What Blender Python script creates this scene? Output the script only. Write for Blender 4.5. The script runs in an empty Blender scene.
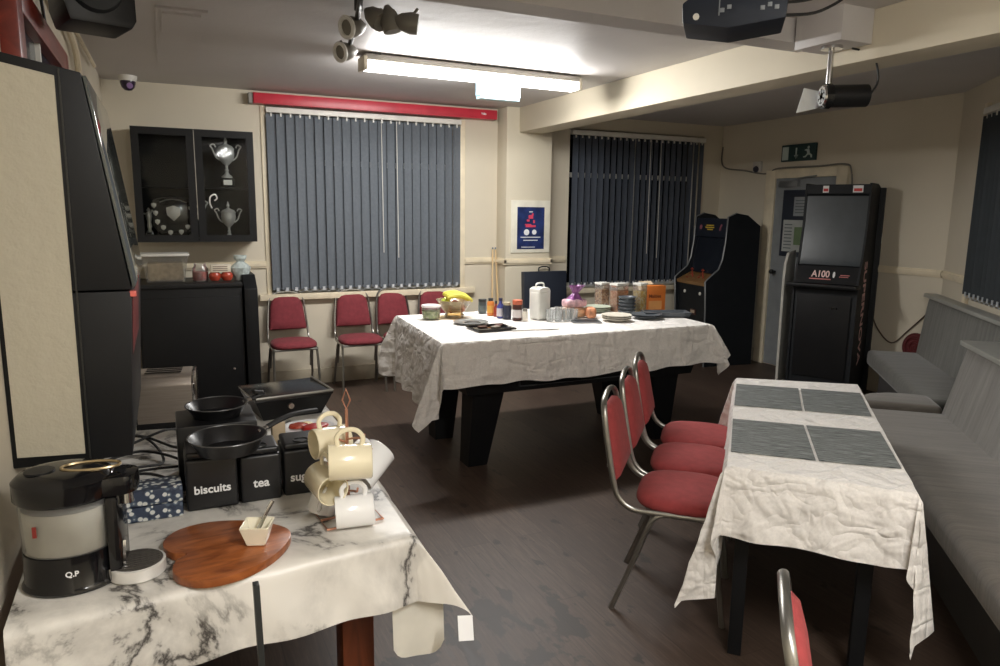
import bpy, bmesh, math, random
from math import sin, cos, pi, radians, sqrt, atan2, hypot
from mathutils import Vector, Matrix, noise

random.seed(7)
SC = bpy.context.scene
COL = SC.collection

# ------------------------------------------------------------------ materials
def lin(c):
    out = []
    for v in c:
        v = v / 255.0
        out.append(v / 12.92 if v <= .04045 else ((v + .055) / 1.055) ** 2.4)
    return (*out, 1.0)

MATS = {}
def nt_new(name):
    m = bpy.data.materials.new(name); m.use_nodes = True
    nt = m.node_tree
    return m, nt, nt.nodes['Principled BSDF'], nt.nodes['Material Output']

def N(nt, kind, **kw):
    n = nt.nodes.new(kind)
    for k, v in kw.items():
        if k.startswith('i_'):
            n.inputs[k[2:].replace('_', ' ')].default_value = v
        else:
            setattr(n, k, v)
    return n

def ramp(nt, stops):
    r = nt.nodes.new('ShaderNodeValToRGB')
    e = r.color_ramp.elements
    while len(e) < len(stops): e.new(.5)
    for i, (p, c) in enumerate(stops):
        e[i].position = p; e[i].color = c
    return r

def coords(nt, scale=(1, 1, 1), rot=(0, 0, 0), kind='Object'):
    tc = nt.nodes.new('ShaderNodeTexCoord'); mp = nt.nodes.new('ShaderNodeMapping')
    mp.inputs['Scale'].default_value = scale; mp.inputs['Rotation'].default_value = rot
    nt.links.new(tc.outputs[kind], mp.inputs['Vector'])
    return mp.outputs['Vector']

def mat(name, rgb, rough=.5, metal=0, var=.06, nscale=9, bump=0, bscale=60, bdist=.002, stretch=(1, 1, 1),
        spec=.5, coat=0, sheen=0, detail=4):
    if name in MATS: return MATS[name]
    m, nt, b, out = nt_new(name)
    L = nt.links.new
    c = lin(rgb)
    v = coords(nt, stretch)
    nz = N(nt, 'ShaderNodeTexNoise', i_Scale=nscale, i_Detail=detail)
    L(v, nz.inputs['Vector'])
    lo = tuple(max(0, x * (1 - var * 1.6)) for x in c[:3]) + (1,)
    hi = tuple(min(1, x * (1 + var * 1.6)) for x in c[:3]) + (1,)
    r = ramp(nt, [(.3, lo), (.7, hi)])
    L(nz.outputs['Fac'], r.inputs['Fac']); L(r.outputs['Color'], b.inputs['Base Color'])
    b.inputs['Roughness'].default_value = rough; b.inputs['Metallic'].default_value = metal
    b.inputs['Specular IOR Level'].default_value = spec
    b.inputs['Coat Weight'].default_value = coat
    b.inputs['Sheen Weight'].default_value = sheen
    if bump:
        n2 = N(nt, 'ShaderNodeTexNoise', i_Scale=bscale, i_Detail=5)
        L(v, n2.inputs['Vector'])
        bp = N(nt, 'ShaderNodeBump', i_Strength=bump, i_Distance=bdist)
        L(n2.outputs['Fac'], bp.inputs['Height']); L(bp.outputs['Normal'], b.inputs['Normal'])
    MATS[name] = m
    return m

def emis(name, rgb, s):
    m, nt, b, out = nt_new(name)
    nt.nodes.remove(b)
    e = N(nt, 'ShaderNodeEmission'); e.inputs['Color'].default_value = lin(rgb); e.inputs['Strength'].default_value = s
    nt.links.new(e.outputs[0], out.inputs['Surface'])
    m.cycles.emission_sampling = 'FRONT'
    MATS[name] = m
    return m

def glass(name, tint=(235, 240, 240), gloss=.06, rough=.03, milk=0):
    """thin see-through pane: clear with a fresnel sheen"""
    m, nt, b, out = nt_new(name)
    nt.nodes.remove(b)
    t = N(nt, 'ShaderNodeBsdfTransparent'); t.inputs['Color'].default_value = lin(tint)
    g = N(nt, 'ShaderNodeBsdfGlossy', i_Roughness=rough); g.inputs['Color'].default_value = (1, 1, 1, 1)
    f = N(nt, 'ShaderNodeFresnel', i_IOR=1.45)
    a = N(nt, 'ShaderNodeMath', operation='ADD'); a.inputs[1].default_value = gloss - .035
    a.use_clamp = True
    mx = N(nt, 'ShaderNodeMixShader')
    nt.links.new(f.outputs[0], a.inputs[0]); nt.links.new(a.outputs[0], mx.inputs[0])
    nt.links.new(t.outputs[0], mx.inputs[1]); nt.links.new(g.outputs[0], mx.inputs[2])
    res = mx.outputs[0]
    if milk:
        df = N(nt, 'ShaderNodeBsdfTranslucent'); df.inputs['Color'].default_value = (.9, .9, .9, 1)
        d2 = N(nt, 'ShaderNodeBsdfDiffuse'); d2.inputs['Color'].default_value = (.9, .9, .9, 1)
        m1 = N(nt, 'ShaderNodeMixShader'); nt.links.new(df.outputs[0], m1.inputs[1]); nt.links.new(d2.outputs[0], m1.inputs[2])
        m2 = N(nt, 'ShaderNodeMixShader'); m2.inputs[0].default_value = milk
        nt.links.new(res, m2.inputs[1]); nt.links.new(m1.outputs[0], m2.inputs[2]); res = m2.outputs[0]
    nt.links.new(res, out.inputs['Surface'])
    MATS[name] = m
    return m

def mat_floor():
    m, nt, b, out = nt_new('floor_vinyl'); L = nt.links.new
    v = coords(nt)
    # planks run along Y: rotate so the brick rows follow X of the texture
    vr = coords(nt, (1, 1, 1), (0, 0, pi / 2))
    br = N(nt, 'ShaderNodeTexBrick', i_Scale=1.0)
    br.inputs['Brick Width'].default_value = 1.2; br.inputs['Row Height'].default_value = .15
    br.inputs['Mortar Size'].default_value = .0022; br.inputs['Bias'].default_value = 0
    br.inputs['Color1'].default_value = (.35, .35, .35, 1); br.inputs['Color2'].default_value = (.65, .65, .65, 1)
    br.inputs['Mortar'].default_value = (.1, .1, .1, 1)
    L(vr, br.inputs['Vector'])
    vs = coords(nt, (26, 1.6, 1))
    g = N(nt, 'ShaderNodeTexNoise', i_Scale=3.0, i_Detail=9, i_Roughness=.72); L(vs, g.inputs['Vector'])
    mixf = N(nt, 'ShaderNodeMix', data_type='FLOAT'); mixf.inputs[0].default_value = .3
    L(g.outputs['Fac'], mixf.inputs[2]); L(br.outputs['Color'], mixf.inputs[3])
    r = ramp(nt, [(.3, lin((47, 36, 30))), (.5, lin((68, 54, 45))), (.72, lin((98, 82, 71)))])
    L(mixf.outputs[0], r.inputs['Fac'])
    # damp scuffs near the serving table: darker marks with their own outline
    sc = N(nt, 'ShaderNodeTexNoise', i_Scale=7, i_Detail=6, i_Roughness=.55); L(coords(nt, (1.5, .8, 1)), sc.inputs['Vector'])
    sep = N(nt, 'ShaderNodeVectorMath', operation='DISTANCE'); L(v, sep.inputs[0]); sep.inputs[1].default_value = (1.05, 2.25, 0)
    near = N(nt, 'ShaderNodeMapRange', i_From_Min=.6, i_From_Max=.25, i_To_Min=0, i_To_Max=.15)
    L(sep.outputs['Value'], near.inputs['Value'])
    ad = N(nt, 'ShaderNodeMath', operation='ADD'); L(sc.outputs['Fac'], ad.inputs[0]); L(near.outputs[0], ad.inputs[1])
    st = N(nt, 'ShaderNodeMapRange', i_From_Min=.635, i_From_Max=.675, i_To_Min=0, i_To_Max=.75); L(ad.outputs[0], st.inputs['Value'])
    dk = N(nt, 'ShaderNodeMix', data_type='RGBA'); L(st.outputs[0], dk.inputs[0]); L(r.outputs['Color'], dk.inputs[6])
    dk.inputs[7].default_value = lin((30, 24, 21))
    L(dk.outputs[2], b.inputs['Base Color'])
    rr = N(nt, 'ShaderNodeMapRange', i_To_Min=.42, i_To_Max=.6); L(g.outputs['Fac'], rr.inputs['Value'])
    L(rr.outputs[0], b.inputs['Roughness'])
    bp = N(nt, 'ShaderNodeBump', i_Strength=.25, i_Distance=.002); L(mixf.outputs[0], bp.inputs['Height']); L(bp.outputs['Normal'], b.inputs['Normal'])
    return m

def mat_plaster(name, rgb, rough=.8, s=.35, scale=7, var=.03):
    m, nt, b, out = nt_new(name); L = nt.links.new
    v = coords(nt)
    n1 = N(nt, 'ShaderNodeTexNoise', i_Scale=1.2, i_Detail=5); L(v, n1.inputs['Vector'])
    c = lin(rgb)
    r = ramp(nt, [(.3, tuple(x * (1 - 2 * var) for x in c[:3]) + (1,)), (.7, tuple(x * (1 + var) for x in c[:3]) + (1,))])
    L(n1.outputs['Fac'], r.inputs['Fac']); L(r.outputs['Color'], b.inputs['Base Color'])
    b.inputs['Roughness'].default_value = rough
    n2 = N(nt, 'ShaderNodeTexNoise', i_Scale=scale, i_Detail=8, i_Roughness=.62); L(v, n2.inputs['Vector'])
    bp = N(nt, 'ShaderNodeBump', i_Strength=s, i_Distance=.01); L(n2.outputs['Fac'], bp.inputs['Height']); L(bp.outputs['Normal'], b.inputs['Normal'])
    return m

def mat_marble():
    m, nt, b, out = nt_new('marble_print'); L = nt.links.new
    v = coords(nt)
    w = N(nt, 'ShaderNodeTexNoise', i_Scale=3.2, i_Detail=8, i_Roughness=.62, i_Distortion=.4); L(v, w.inputs['Vector'])
    # thin veins where the noise crosses its middle value
    s = N(nt, 'ShaderNodeMath', operation='SUBTRACT'); L(w.outputs['Fac'], s.inputs[0]); s.inputs[1].default_value = .5
    a = N(nt, 'ShaderNodeMath', operation='ABSOLUTE'); L(s.outputs[0], a.inputs[0])
    vein = N(nt, 'ShaderNodeMapRange', i_From_Min=.0, i_From_Max=.04, i_To_Min=1, i_To_Max=0); L(a.outputs[0], vein.inputs['Value'])
    k = N(nt, 'ShaderNodeTexNoise', i_Scale=4.0, i_Detail=3); L(coords(nt, (1, 1.3, 1), (0, 0, .6)), k.inputs['Vector'])
    km = N(nt, 'ShaderNodeMapRange', i_From_Min=.4, i_From_Max=.54, i_To_Min=0, i_To_Max=1); L(k.outputs['Fac'], km.inputs['Value'])
    mu = N(nt, 'ShaderNodeMath', operation='MULTIPLY'); L(vein.outputs[0], mu.inputs[0]); L(km.outputs[0], mu.inputs[1])
    soft = N(nt, 'ShaderNodeMapRange', i_From_Min=0, i_From_Max=.14, i_To_Min=.4, i_To_Max=0); L(a.outputs[0], soft.inputs['Value'])
    mu2 = N(nt, 'ShaderNodeMath', operation='MULTIPLY'); L(soft.outputs[0], mu2.inputs[0]); L(km.outputs[0], mu2.inputs[1])
    ad = N(nt, 'ShaderNodeMath', operation='MAXIMUM'); L(mu.outputs[0], ad.inputs[0]); L(mu2.outputs[0], ad.inputs[1])
    mx = N(nt, 'ShaderNodeMix', data_type='RGBA'); L(ad.outputs[0], mx.inputs[0])
    mx.inputs[6].default_value = lin((226, 222, 214)); mx.inputs[7].default_value = lin((52, 48, 46))
    L(mx.outputs[2], b.inputs['Base Color'])
    b.inputs['Roughness'].default_value = .38
    return m

def mat_fabric(name, rgb, rough=.85, wrinkle=.5, wscale=7, weave=0, sheen=.15, satin=None):
    m, nt, b, out = nt_new(name); L = nt.links.new
    v = coords(nt)
    b.inputs['Base Color'].default_value = lin(rgb); b.inputs['Roughness'].default_value = satin or rough
    b.inputs['Sheen Weight'].default_value = sheen
    n = N(nt, 'ShaderNodeTexNoise', i_Scale=wscale, i_Detail=2.5, i_Roughness=.5, i_Distortion=.35); L(v, n.inputs['Vector'])
    rid = N(nt, 'ShaderNodeMath', operation='SUBTRACT'); L(n.outputs['Fac'], rid.inputs[0]); rid.inputs[1].default_value = .5
    ab = N(nt, 'ShaderNodeMath', operation='ABSOLUTE'); L(rid.outputs[0], ab.inputs[0])
    hs = ab.outputs[0]
    for k, (sc3, rt3) in enumerate((((2.2, 7, 7), (0, .5, .3)), ((7, 3, 2.4), (.2, -.6, .2)))):
        n3 = N(nt, 'ShaderNodeTexNoise', i_Scale=1.5, i_Detail=2, i_Distortion=.6); L(coords(nt, sc3, rt3), n3.inputs['Vector'])
        s3 = N(nt, 'ShaderNodeMath', operation='SUBTRACT'); L(n3.outputs['Fac'], s3.inputs[0]); s3.inputs[1].default_value = .5
        a3 = N(nt, 'ShaderNodeMath', operation='ABSOLUTE'); L(s3.outputs[0], a3.inputs[0])
        q3 = N(nt, 'ShaderNodeMath', operation='ADD'); L(hs, q3.inputs[0]); L(a3.outputs[0], q3.inputs[1]); hs = q3.outputs[0]
    bp = N(nt, 'ShaderNodeBump', i_Strength=wrinkle, i_Distance=.046); L(hs, bp.inputs['Height'])
    L(bp.outputs['Normal'], b.inputs['Normal'])
    c = lin(rgb)
    r = ramp(nt, [(.35, tuple(x * .94 for x in c[:3]) + (1,)), (.65, tuple(min(1, x * 1.04) for x in c[:3]) + (1,))])
    n2 = N(nt, 'ShaderNodeTexNoise', i_Scale=120, i_Detail=2); L(v, n2.inputs['Vector'])
    L(n2.outputs['Fac'], r.inputs['Fac']); L(r.outputs['Color'], b.inputs['Base Color'])
    return m

def mat_velvet(name, rgb, axis=0):
    m, nt, b, out = nt_new(name); L = nt.links.new
    st = [1.5, 1.5, 1.5]; st[axis] = 14
    v = coords(nt, tuple(st))
    n = N(nt, 'ShaderNodeTexNoise', i_Scale=2.2, i_Detail=7, i_Roughness=.65); L(v, n.inputs['Vector'])
    c = lin(rgb)
    r = ramp(nt, [(.3, tuple(x * .62 for x in c[:3]) + (1,)), (.7, tuple(x * 1.3 for x in c[:3]) + (1,))])
    L(n.outputs['Fac'], r.inputs['Fac']); L(r.outputs['Color'], b.inputs['Base Color'])
    b.inputs['Roughness'].default_value = .9; b.inputs['Sheen Weight'].default_value = .35
    bp = N(nt, 'ShaderNodeBump', i_Strength=.35, i_Distance=.006); L(n.outputs['Fac'], bp.inputs['Height']); L(bp.outputs['Normal'], b.inputs['Normal'])
    return m

def mat_weave(name, c1, c2):
    m, nt, b, out = nt_new(name); L = nt.links.new
    v = coords(nt, (1, 1, 1))
    w = N(nt, 'ShaderNodeTexNoise', i_Scale=1.0, i_Detail=6, i_Roughness=.7); L(coords(nt, (150, 12, 1)), w.inputs['Vector'])
    r = ramp(nt, [(.36, lin(c1)), (.64, lin(c2))]); L(w.outputs['Fac'], r.inputs['Fac'])
    L(r.outputs['Color'], b.inputs['Base Color']); b.inputs['Roughness'].default_value = .7
    bp = N(nt, 'ShaderNodeBump', i_Strength=.4, i_Distance=.002); L(w.outputs['Fac'], bp.inputs['Height']); L(bp.outputs['Normal'], b.inputs['Normal'])
    return m

def mat_wood(name, c1, c2, stretch=(1.2, 9, 9), rough=.35, scale=3):
    m, nt, b, out = nt_new(name); L = nt.links.new
    v = coords(nt, stretch)
    n = N(nt, 'ShaderNodeTexNoise', i_Scale=scale, i_Detail=7, i_Distortion=.8); L(v, n.inputs['Vector'])
    r = ramp(nt, [(.3, lin(c1)), (.7, lin(c2))]); L(n.outputs['Fac'], r.inputs['Fac'])
    L(r.outputs['Color'], b.inputs['Base Color']); b.inputs['Roughness'].default_value = rough
    return m

def mat_print(name):
    """navy wrapping print with pale and red blobs"""
    m, nt, b, out = nt_new(name); L = nt.links.new
    v = coords(nt, (1, 1, 1))
    vo = N(nt, 'ShaderNodeTexVoronoi', i_Scale=70); L(v, vo.inputs['Vector'])
    r = ramp(nt, [(.4, lin((206, 208, 204))), (.46, lin((84, 98, 114))), (.7, lin((38, 48, 68)))])
    L(vo.outputs['Distance'], r.inputs['Fac'])
    sp = N(nt, 'ShaderNodeSeparateColor'); L(vo.outputs['Color'], sp.inputs[0])
    g = N(nt, 'ShaderNodeMath', operation='GREATER_THAN'); L(sp.outputs[0], g.inputs[0]); g.inputs[1].default_value = .2
    mx = N(nt, 'ShaderNodeMix', data_type='RGBA'); L(g.outputs[0], mx.inputs[0])
    mx.inputs[6].default_value = lin((50, 60, 80)); L(r.outputs['Color'], mx.inputs[7])
    L(mx.outputs[2], b.inputs['Base Color']); b.inputs['Roughness'].default_value = .35
    return m

def mat_speckle(name, stops, scale=60, rough=.5):
    m, nt, b, out = nt_new(name); L = nt.links.new
    vo = N(nt, 'ShaderNodeTexVoronoi', i_Scale=scale); L(coords(nt), vo.inputs['Vector'])
    sp = N(nt, 'ShaderNodeSeparateColor'); L(vo.outputs['Color'], sp.inputs[0])
    r = ramp(nt, [(p, lin(c)) for p, c in stops]); L(sp.outputs[0], r.inputs['Fac'])
    L(r.outputs['Color'], b.inputs['Base Color']); b.inputs['Roughness'].default_value = rough
    return m

WALL = mat_plaster('wall_cream', (208, 199, 180), .75, .12, 9)
CEIL = mat_plaster('ceiling_white', (196, 192, 190), .55, .42, 5)
BEAMC = mat_plaster('beam_cream', (212, 203, 182), .7, .08, 9)
PANELC = mat_plaster('rough_cream', (184, 177, 158), .6, .6, 16)
TRIMC = mat('trim_cream_gloss', (224, 212, 186), .4)
WHITEP = mat('white_paint', (222, 220, 212), .4)
FLOOR = mat_floor()
MARBLE = mat_marble()
CLOTH = mat_fabric('white_cotton', (228, 224, 219), .85, .8, 7)
SATIN = mat_fabric('white_satin', (224, 220, 217), .8, 1, 9, satin=.5)
RED = mat('red_fabric', (148, 56, 56), .85, var=.08, nscale=30, bump=.3, bscale=300, sheen=.04)
REDB = mat('burgundy_fabric', (124, 46, 54), .85, var=.08, nscale=30, bump=.3, bscale=300, sheen=.04)
STEEL = mat('tube_steel', (150, 148, 142), .32, .9, var=.08)
CHROME = mat('chrome', (205, 205, 205), .12, 1, var=.02)
BRUSH = mat('brushed_steel', (158, 148, 138), .42, .6, var=.08, stretch=(1, 1, 40), nscale=6)
BLACK = mat('black_laminate', (17, 18, 20), .5, spec=.3)
BLACKG = mat('black_gloss', (16, 16, 18), .12)
BLACKP = mat('black_plastic', (20, 20, 22), .45, spec=.35)
CABK = mat('cabinet_black', (23, 26, 30), .55, spec=.3)
RUBBER = mat('black_rubber', (20, 20, 20), .6)
DARKM = mat('dark_metal', (58, 58, 56), .4, .6)
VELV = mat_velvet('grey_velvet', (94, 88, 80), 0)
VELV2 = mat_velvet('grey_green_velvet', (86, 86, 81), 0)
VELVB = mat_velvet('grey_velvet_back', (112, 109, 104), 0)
LEDGE = mat('grey_ledge', (158, 158, 152), .4)
KICK = mat('bench_base_grey', (72, 70, 69), .7)
BLIND = mat('blind_slate', (96, 102, 109), .8, var=.05, nscale=40)
BLIND2 = mat('blind_navy', (84, 91, 103), .8, var=.05, nscale=40)
SCRRED = mat('red_casing', (190, 44, 62), .35)
NIGHT = mat('night_glass', (10, 13, 18), .06)
CREAMCER = mat('cream_ceramic', (236, 226, 196), .18, coat=.4, var=.02)
WHITECER = mat('white_ceramic', (236, 236, 236), .15, coat=.4, var=.02)
COPPER = mat('copper', (206, 150, 126), .3, .6)
BOARD = mat_wood('acacia', (112, 58, 28), (168, 98, 52), (3, 14, 9), .3)
LEGW = mat_wood('table_leg_wood', (84, 40, 22), (120, 62, 34), (9, 9, 1.5), .4)
CUEW = mat_wood('cue_wood', (196, 166, 120), (222, 198, 156), (9, 9, 1), .35)
MAT = mat_weave('placemat_weave', (52, 57, 58), (146, 150, 148))
PANE = glass('clear_pane', (240, 242, 242), .008)
TUBP = glass('clear_tub', (244, 244, 242), .05, .2, .16)
TINT = glass('dark_pane', (70, 74, 76), .1)
SILV = mat('trophy_silver', (232, 230, 226), .35, .35, var=.04)
PURPLE = mat('purple_film', (134, 80, 136), .3, var=.2, nscale=40)
PINKF = mat('pink_film', (226, 196, 196), .3, var=.2, nscale=50)
BREAD = mat('toast_bread', (206, 160, 112), .8, var=.2, nscale=40)
GREYSTONE = mat('grey_stoneware', (84, 90, 96), .35)
WHITESTONE = mat('pale_stoneware', (214, 208, 194), .35)
GREENP = mat('pale_green_plate', (176, 184, 166), .35)
ORANGE = mat('orange_card', (232, 132, 56), .5)
NAVY = mat('navy_label', (40, 46, 66), .4)
WHITET = mat('white_print', (235, 235, 235), .5, var=.01)
REDT = mat('red_print', (210, 60, 60), .5)
YELLOWT = mat('yellow_print', (200, 170, 60), .5)
GREY = mat('grey_paint', (136, 140, 142), .5)
REDW = mat_wood('red_brown_wood', (96, 34, 26), (128, 48, 36), (8, 1.5, 8), .35)

# ------------------------------------------------------------------ mesh builder
class B:
    def __init__(s):
        s.bm = bmesh.new(); s.mats = []
    def mi(s, m):
        if m is None: return 0
        if m not in s.mats: s.mats.append(m)
        return s.mats.index(m)
    def add(s, verts, faces, m=None, M=None):
        vs = [s.bm.verts.new(M @ Vector(v) if M else Vector(v)) for v in verts]
        i = s.mi(m); out = []
        for f in faces:
            try:
                fc = s.bm.faces.new([vs[k] for k in f]); fc.material_index = i; out.append(fc)
            except ValueError: pass
        return vs, out
    def box(s, x0, x1, y0, y1, z0, z1, m=None, bev=0, M=None, seg=2):
        v = [(x0, y0, z0), (x1, y0, z0), (x1, y1, z0), (x0, y1, z0), (x0, y0, z1), (x1, y0, z1), (x1, y1, z1), (x0, y1, z1)]
        vs, fs = s.add(v, [(0, 3, 2, 1), (4, 5, 6, 7), (0, 1, 5, 4), (1, 2, 6, 5), (2, 3, 7, 6), (3, 0, 4, 7)], m, M)
        if bev:
            es = list({e for f in fs for e in f.edges})
            bmesh.ops.bevel(s.bm, geom=es, offset=bev, segments=seg, profile=.6, affect='EDGES', clamp_overlap=True)
        return s
    def prism(s, pts, plane, a, b, m=None, bev=0, M=None, seg=2):
        """pts 2D outline; plane 'xz' (extrude y), 'xy' (z), 'yz' (x)"""
        def p(u, v, w):
            return {'xz': (u, w, v), 'xy': (u, v, w), 'yz': (w, u, v)}[plane]
        n = len(pts)
        v = [p(*q, a) for q in pts] + [p(*q, b) for q in pts]
        f = [tuple(range(n))[::-1], tuple(range(n, 2 * n))] + [(i, (i + 1) % n, n + (i + 1) % n, n + i) for i in range(n)]
        vs, fs = s.add(v, f, m, M)
        bmesh.ops.recalc_face_normals(s.bm, faces=fs)
        if bev:
            es = list({e for f in fs for e in f.edges})
            bmesh.ops.bevel(s.bm, geom=es, offset=bev, segments=seg, profile=.6, affect='EDGES', clamp_overlap=True)
        return s
    def lathe(s, prof, c=(0, 0, 0), seg=24, m=None, M=None, cap=True, sx=1, sy=1):
        vs = []; n = len(prof)
        for i in range(seg):
            a = 2 * pi * i / seg
            for r, z in prof:
                vs.append((c[0] + r * cos(a) * sx, c[1] + r * sin(a) * sy, c[2] + z))
        f = []
        for i in range(seg):
            j = (i + 1) % seg
            for k in range(n - 1):
                f.append((i * n + k, j * n + k, j * n + k + 1, i * n + k + 1))
        if cap and prof[0][0] > 1e-6: f.append(tuple(i * n for i in range(seg))[::-1])
        if cap and prof[-1][0] > 1e-6: f.append(tuple(i * n + n - 1 for i in range(seg)))
        s.add(vs, f, m, M)
        bmesh.ops.remove_doubles(s.bm, verts=s.bm.verts, dist=1e-6)
        return s
    def tube(s, path, r, seg=10, m=None, closed=False, M=None, rads=None, flat=1):
        P = [Vector(p) for p in path]; n = len(P); vs = []
        up = Vector((0, 0, 1)); prev = None
        for i, p in enumerate(P):
            if closed: t = P[(i + 1) % n] - P[i - 1]
            else: t = P[min(i + 1, n - 1)] - P[max(i - 1, 0)]
            t.normalize()
            if prev is None:
                ref = up if abs(t.z) < .9 else Vector((1, 0, 0))
                a = t.cross(ref).normalized()
            else:
                a = (prev - t * prev.dot(t))
                a = a.normalized() if a.length > 1e-6 else t.cross(up).normalized()
            prev = a; b = t.cross(a)
            rr = rads[i] if rads else r
            for k in range(seg):
                w = 2 * pi * k / seg
                vs.append(p + a * cos(w) * rr + b * sin(w) * rr * flat)
        f = []
        for i in range(n if closed else n - 1):
            j = (i + 1) % n
            for k in range(seg):
                l = (k + 1) % seg
                f.append((i * seg + k, i * seg + l, j * seg + l, j * seg + k))
        if not closed:
            f.append(tuple(range(seg))[::-1]); f.append(tuple((n - 1) * seg + k for k in range(seg)))
        s.add(vs, f, m, M)
        return s
    def cyl(s, p0, p1, r0, r1=None, seg=16, m=None):
        return s.tube([p0, p1], r0, seg, m, rads=[r0, r0 if r1 is None else r1])
    def grid(s, fn, nu, nv, m=None, closeu=False):
        vs = [fn(i / (nu if closeu else nu - 1), j / (nv - 1)) for i in range(nu) for j in range(nv)]
        f = []
        for i in range(nu if closeu else nu - 1):
            for j in range(nv - 1):
                k = (i + 1) % nu
                f.append((i * nv + j, k * nv + j, k * nv + j + 1, i * nv + j + 1))
        s.add(vs, f, m)
        return s
    def build(s, name, m=None, parent=None, loc=None, rz=0, smooth=40, M=None):
        bm = s.bm
        bmesh.ops.recalc_face_normals(bm, faces=bm.faces)
        ang = radians(smooth)
        for f in bm.faces: f.smooth = True
        for e in bm.edges:
            e.smooth = len(e.link_faces) == 2 and e.calc_face_angle(0) < ang
        me = bpy.data.meshes.new(name); bm.to_mesh(me); bm.free()
        ms = s.mats or [m]
        if m and s.mats and m not in s.mats: pass
        for q in ms: me.materials.append(q)
        o = bpy.data.objects.new(name, me); COL.objects.link(o)
        if parent: o.parent = parent
        if M is not None: o.matrix_local = M
        else:
            if loc: o.location = loc
            o.rotation_euler.z = rz
        return o

def tag(o, label, cat, group=None, kind=None):
    o['label'] = label; o['category'] = cat
    if group: o['group'] = group
    if kind: o['kind'] = kind
    return o

def thing(name, label, cat, loc=(0, 0, 0), rz=0, group=None, M=None):
    o = bpy.data.objects.new(name, None); COL.objects.link(o)
    o.empty_display_size = .05
    if M is not None: o.matrix_world = M
    else: o.location = loc; o.rotation_euler.z = rz
    return tag(o, label, cat, group)

def struct(name, b, m, label=None, parent=None, loc=None, rz=0):
    o = b.build(name, m, parent, loc, rz)
    if parent is None:
        o['kind'] = 'structure'
        if label: o['label'] = label
    return o

def dup(root, loc, rz, label, group=None):
    r = root.copy(); COL.objects.link(r); r.location = loc; r.rotation_euler = (0, 0, rz); r['label'] = label
    if group: r['group'] = group
    for ch in list(root.children):
        c = ch.copy(); COL.objects.link(c); c.parent = r
        for g in ch.children:
            d = g.copy(); COL.objects.link(d); d.parent = c
    return r

def text(name, body, size, m, parent, M, ext=.0006, align='CENTER', sx=1):
    cu = bpy.data.curves.new(name, 'FONT'); cu.body = body; cu.size = size; cu.extrude = ext
    cu.offset = size * .022; cu.align_x = align; cu.align_y = 'CENTER'
    t = bpy.data.objects.new(name + '_src', cu); COL.objects.link(t)
    dg = bpy.context.evaluated_depsgraph_get()
    me = bpy.data.meshes.new_from_object(t.evaluated_get(dg))
    bpy.data.objects.remove(t); me.name = name
    me.materials.clear(); me.materials.append(m)
    o = bpy.data.objects.new(name, me); COL.objects.link(o)
    if parent: o.parent = parent
    o.matrix_local = M @ Matrix.Diagonal((sx, 1, 1, 1))
    return o

def frame_m(loc, xdir, zdir):
    z = Vector(zdir).normalized(); x = Vector(xdir); x = (x - z * x.dot(z)).normalized(); y = z.cross(x)
    M = Matrix((x, y, z)).transposed().to_4x4(); M.translation = Vector(loc)
    return M

def smoothpath(pts, k=6, closed=False):
    P = [Vector(p) for p in pts]; n = len(P); out = []
    rng = range(n if closed else n - 1)
    for i in rng:
        if closed: a, b, c, d = P[i - 1], P[i], P[(i + 1) % n], P[(i + 2) % n]
        else: a, b, c, d = P[max(i - 1, 0)], P[i], P[i + 1], P[min(i + 2, n - 1)]
        for j in range(k):
            t = j / k
            out.append(.5 * ((2 * b) + (c - a) * t + (2 * a - 5 * b + 4 * c - d) * t * t + (3 * b - 3 * c + d - a) * t ** 3))
    if not closed: out.append(P[-1])
    return out

# ------------------------------------------------------------------ the room
XL, YB, XR, H = -.387, 6.606, 5.83, 2.57
U = Vector((.656, .755, 0)); NW = Vector((.755, -.656, 0))      # angled wall: along, outward
CORN = Vector((5.83, 3.858, 0))

def wall_holes(b, u0, u1, z0, z1, holes, place):
    us = sorted({u0, u1, *[h[0] for h in holes], *[h[1] for h in holes]})
    zs = sorted({z0, z1, *[h[2] for h in holes], *[h[3] for h in holes]})
    for i in range(len(us) - 1):
        for j in range(len(zs) - 1):
            cu, cz = (us[i] + us[i + 1]) / 2, (zs[j] + zs[j + 1]) / 2
            if any(h[0] < cu < h[1] and h[2] < cz < h[3] for h in holes): continue
            place(b, us[i], us[i + 1], zs[j], zs[j + 1])

b = B(); b.box(-.8, 6.4, -2.3, 7.1, -.08, 0); struct('floor', b, FLOOR, 'dark brown wood look vinyl floor')
b = B(); b.box(-.8, 6.4, -2.3, 7.1, H, H + .1); struct('ceiling', b, CEIL, 'off white textured ceiling')
W1 = (.83, 2.625, .84, 2.455); W2 = (3.83, 5.56, .79, 2.44)
b = B(); wall_holes(b, XL - .2, XR + .2, 0, H, [W1, W2], lambda b, u0, u1, z0, z1: b.box(u0, u1, YB, YB + .25, z0, z1))
bmesh.ops.remove_doubles(b.bm, verts=b.bm.verts, dist=1e-5)
struct('wall_back', b, WALL, 'cream back wall with two windows')
b = B(); b.box(XL - .2, XL, -2.2, YB, 0, H); struct('wall_left', b, WALL, 'cream wall on the left')
b = B(); b.box(XR, XR + .2, CORN.y - .25, YB, 0, H); struct('wall_right', b, WALL, 'cream wall holding the door')
b = B(); b.box(XL - .2, 1.2, -2.2, -2.0, 0, H); struct('wall_front', b, WALL, 'cream wall behind the viewpoint')
RA = Matrix.Translation(CORN) @ Matrix((tuple(-U) , tuple(NW), (0, 0, 1))).transposed().to_4x4()   # local x: towards the viewer, y: out
W3 = (.66, 4.2, .99, 2.36)
b = B(); wall_holes(b, -.1, 8.2, 0, H, [W3], lambda b, u0, u1, z0, z1: b.box(u0, u1, 0, .2, z0, z1, M=RA))
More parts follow.
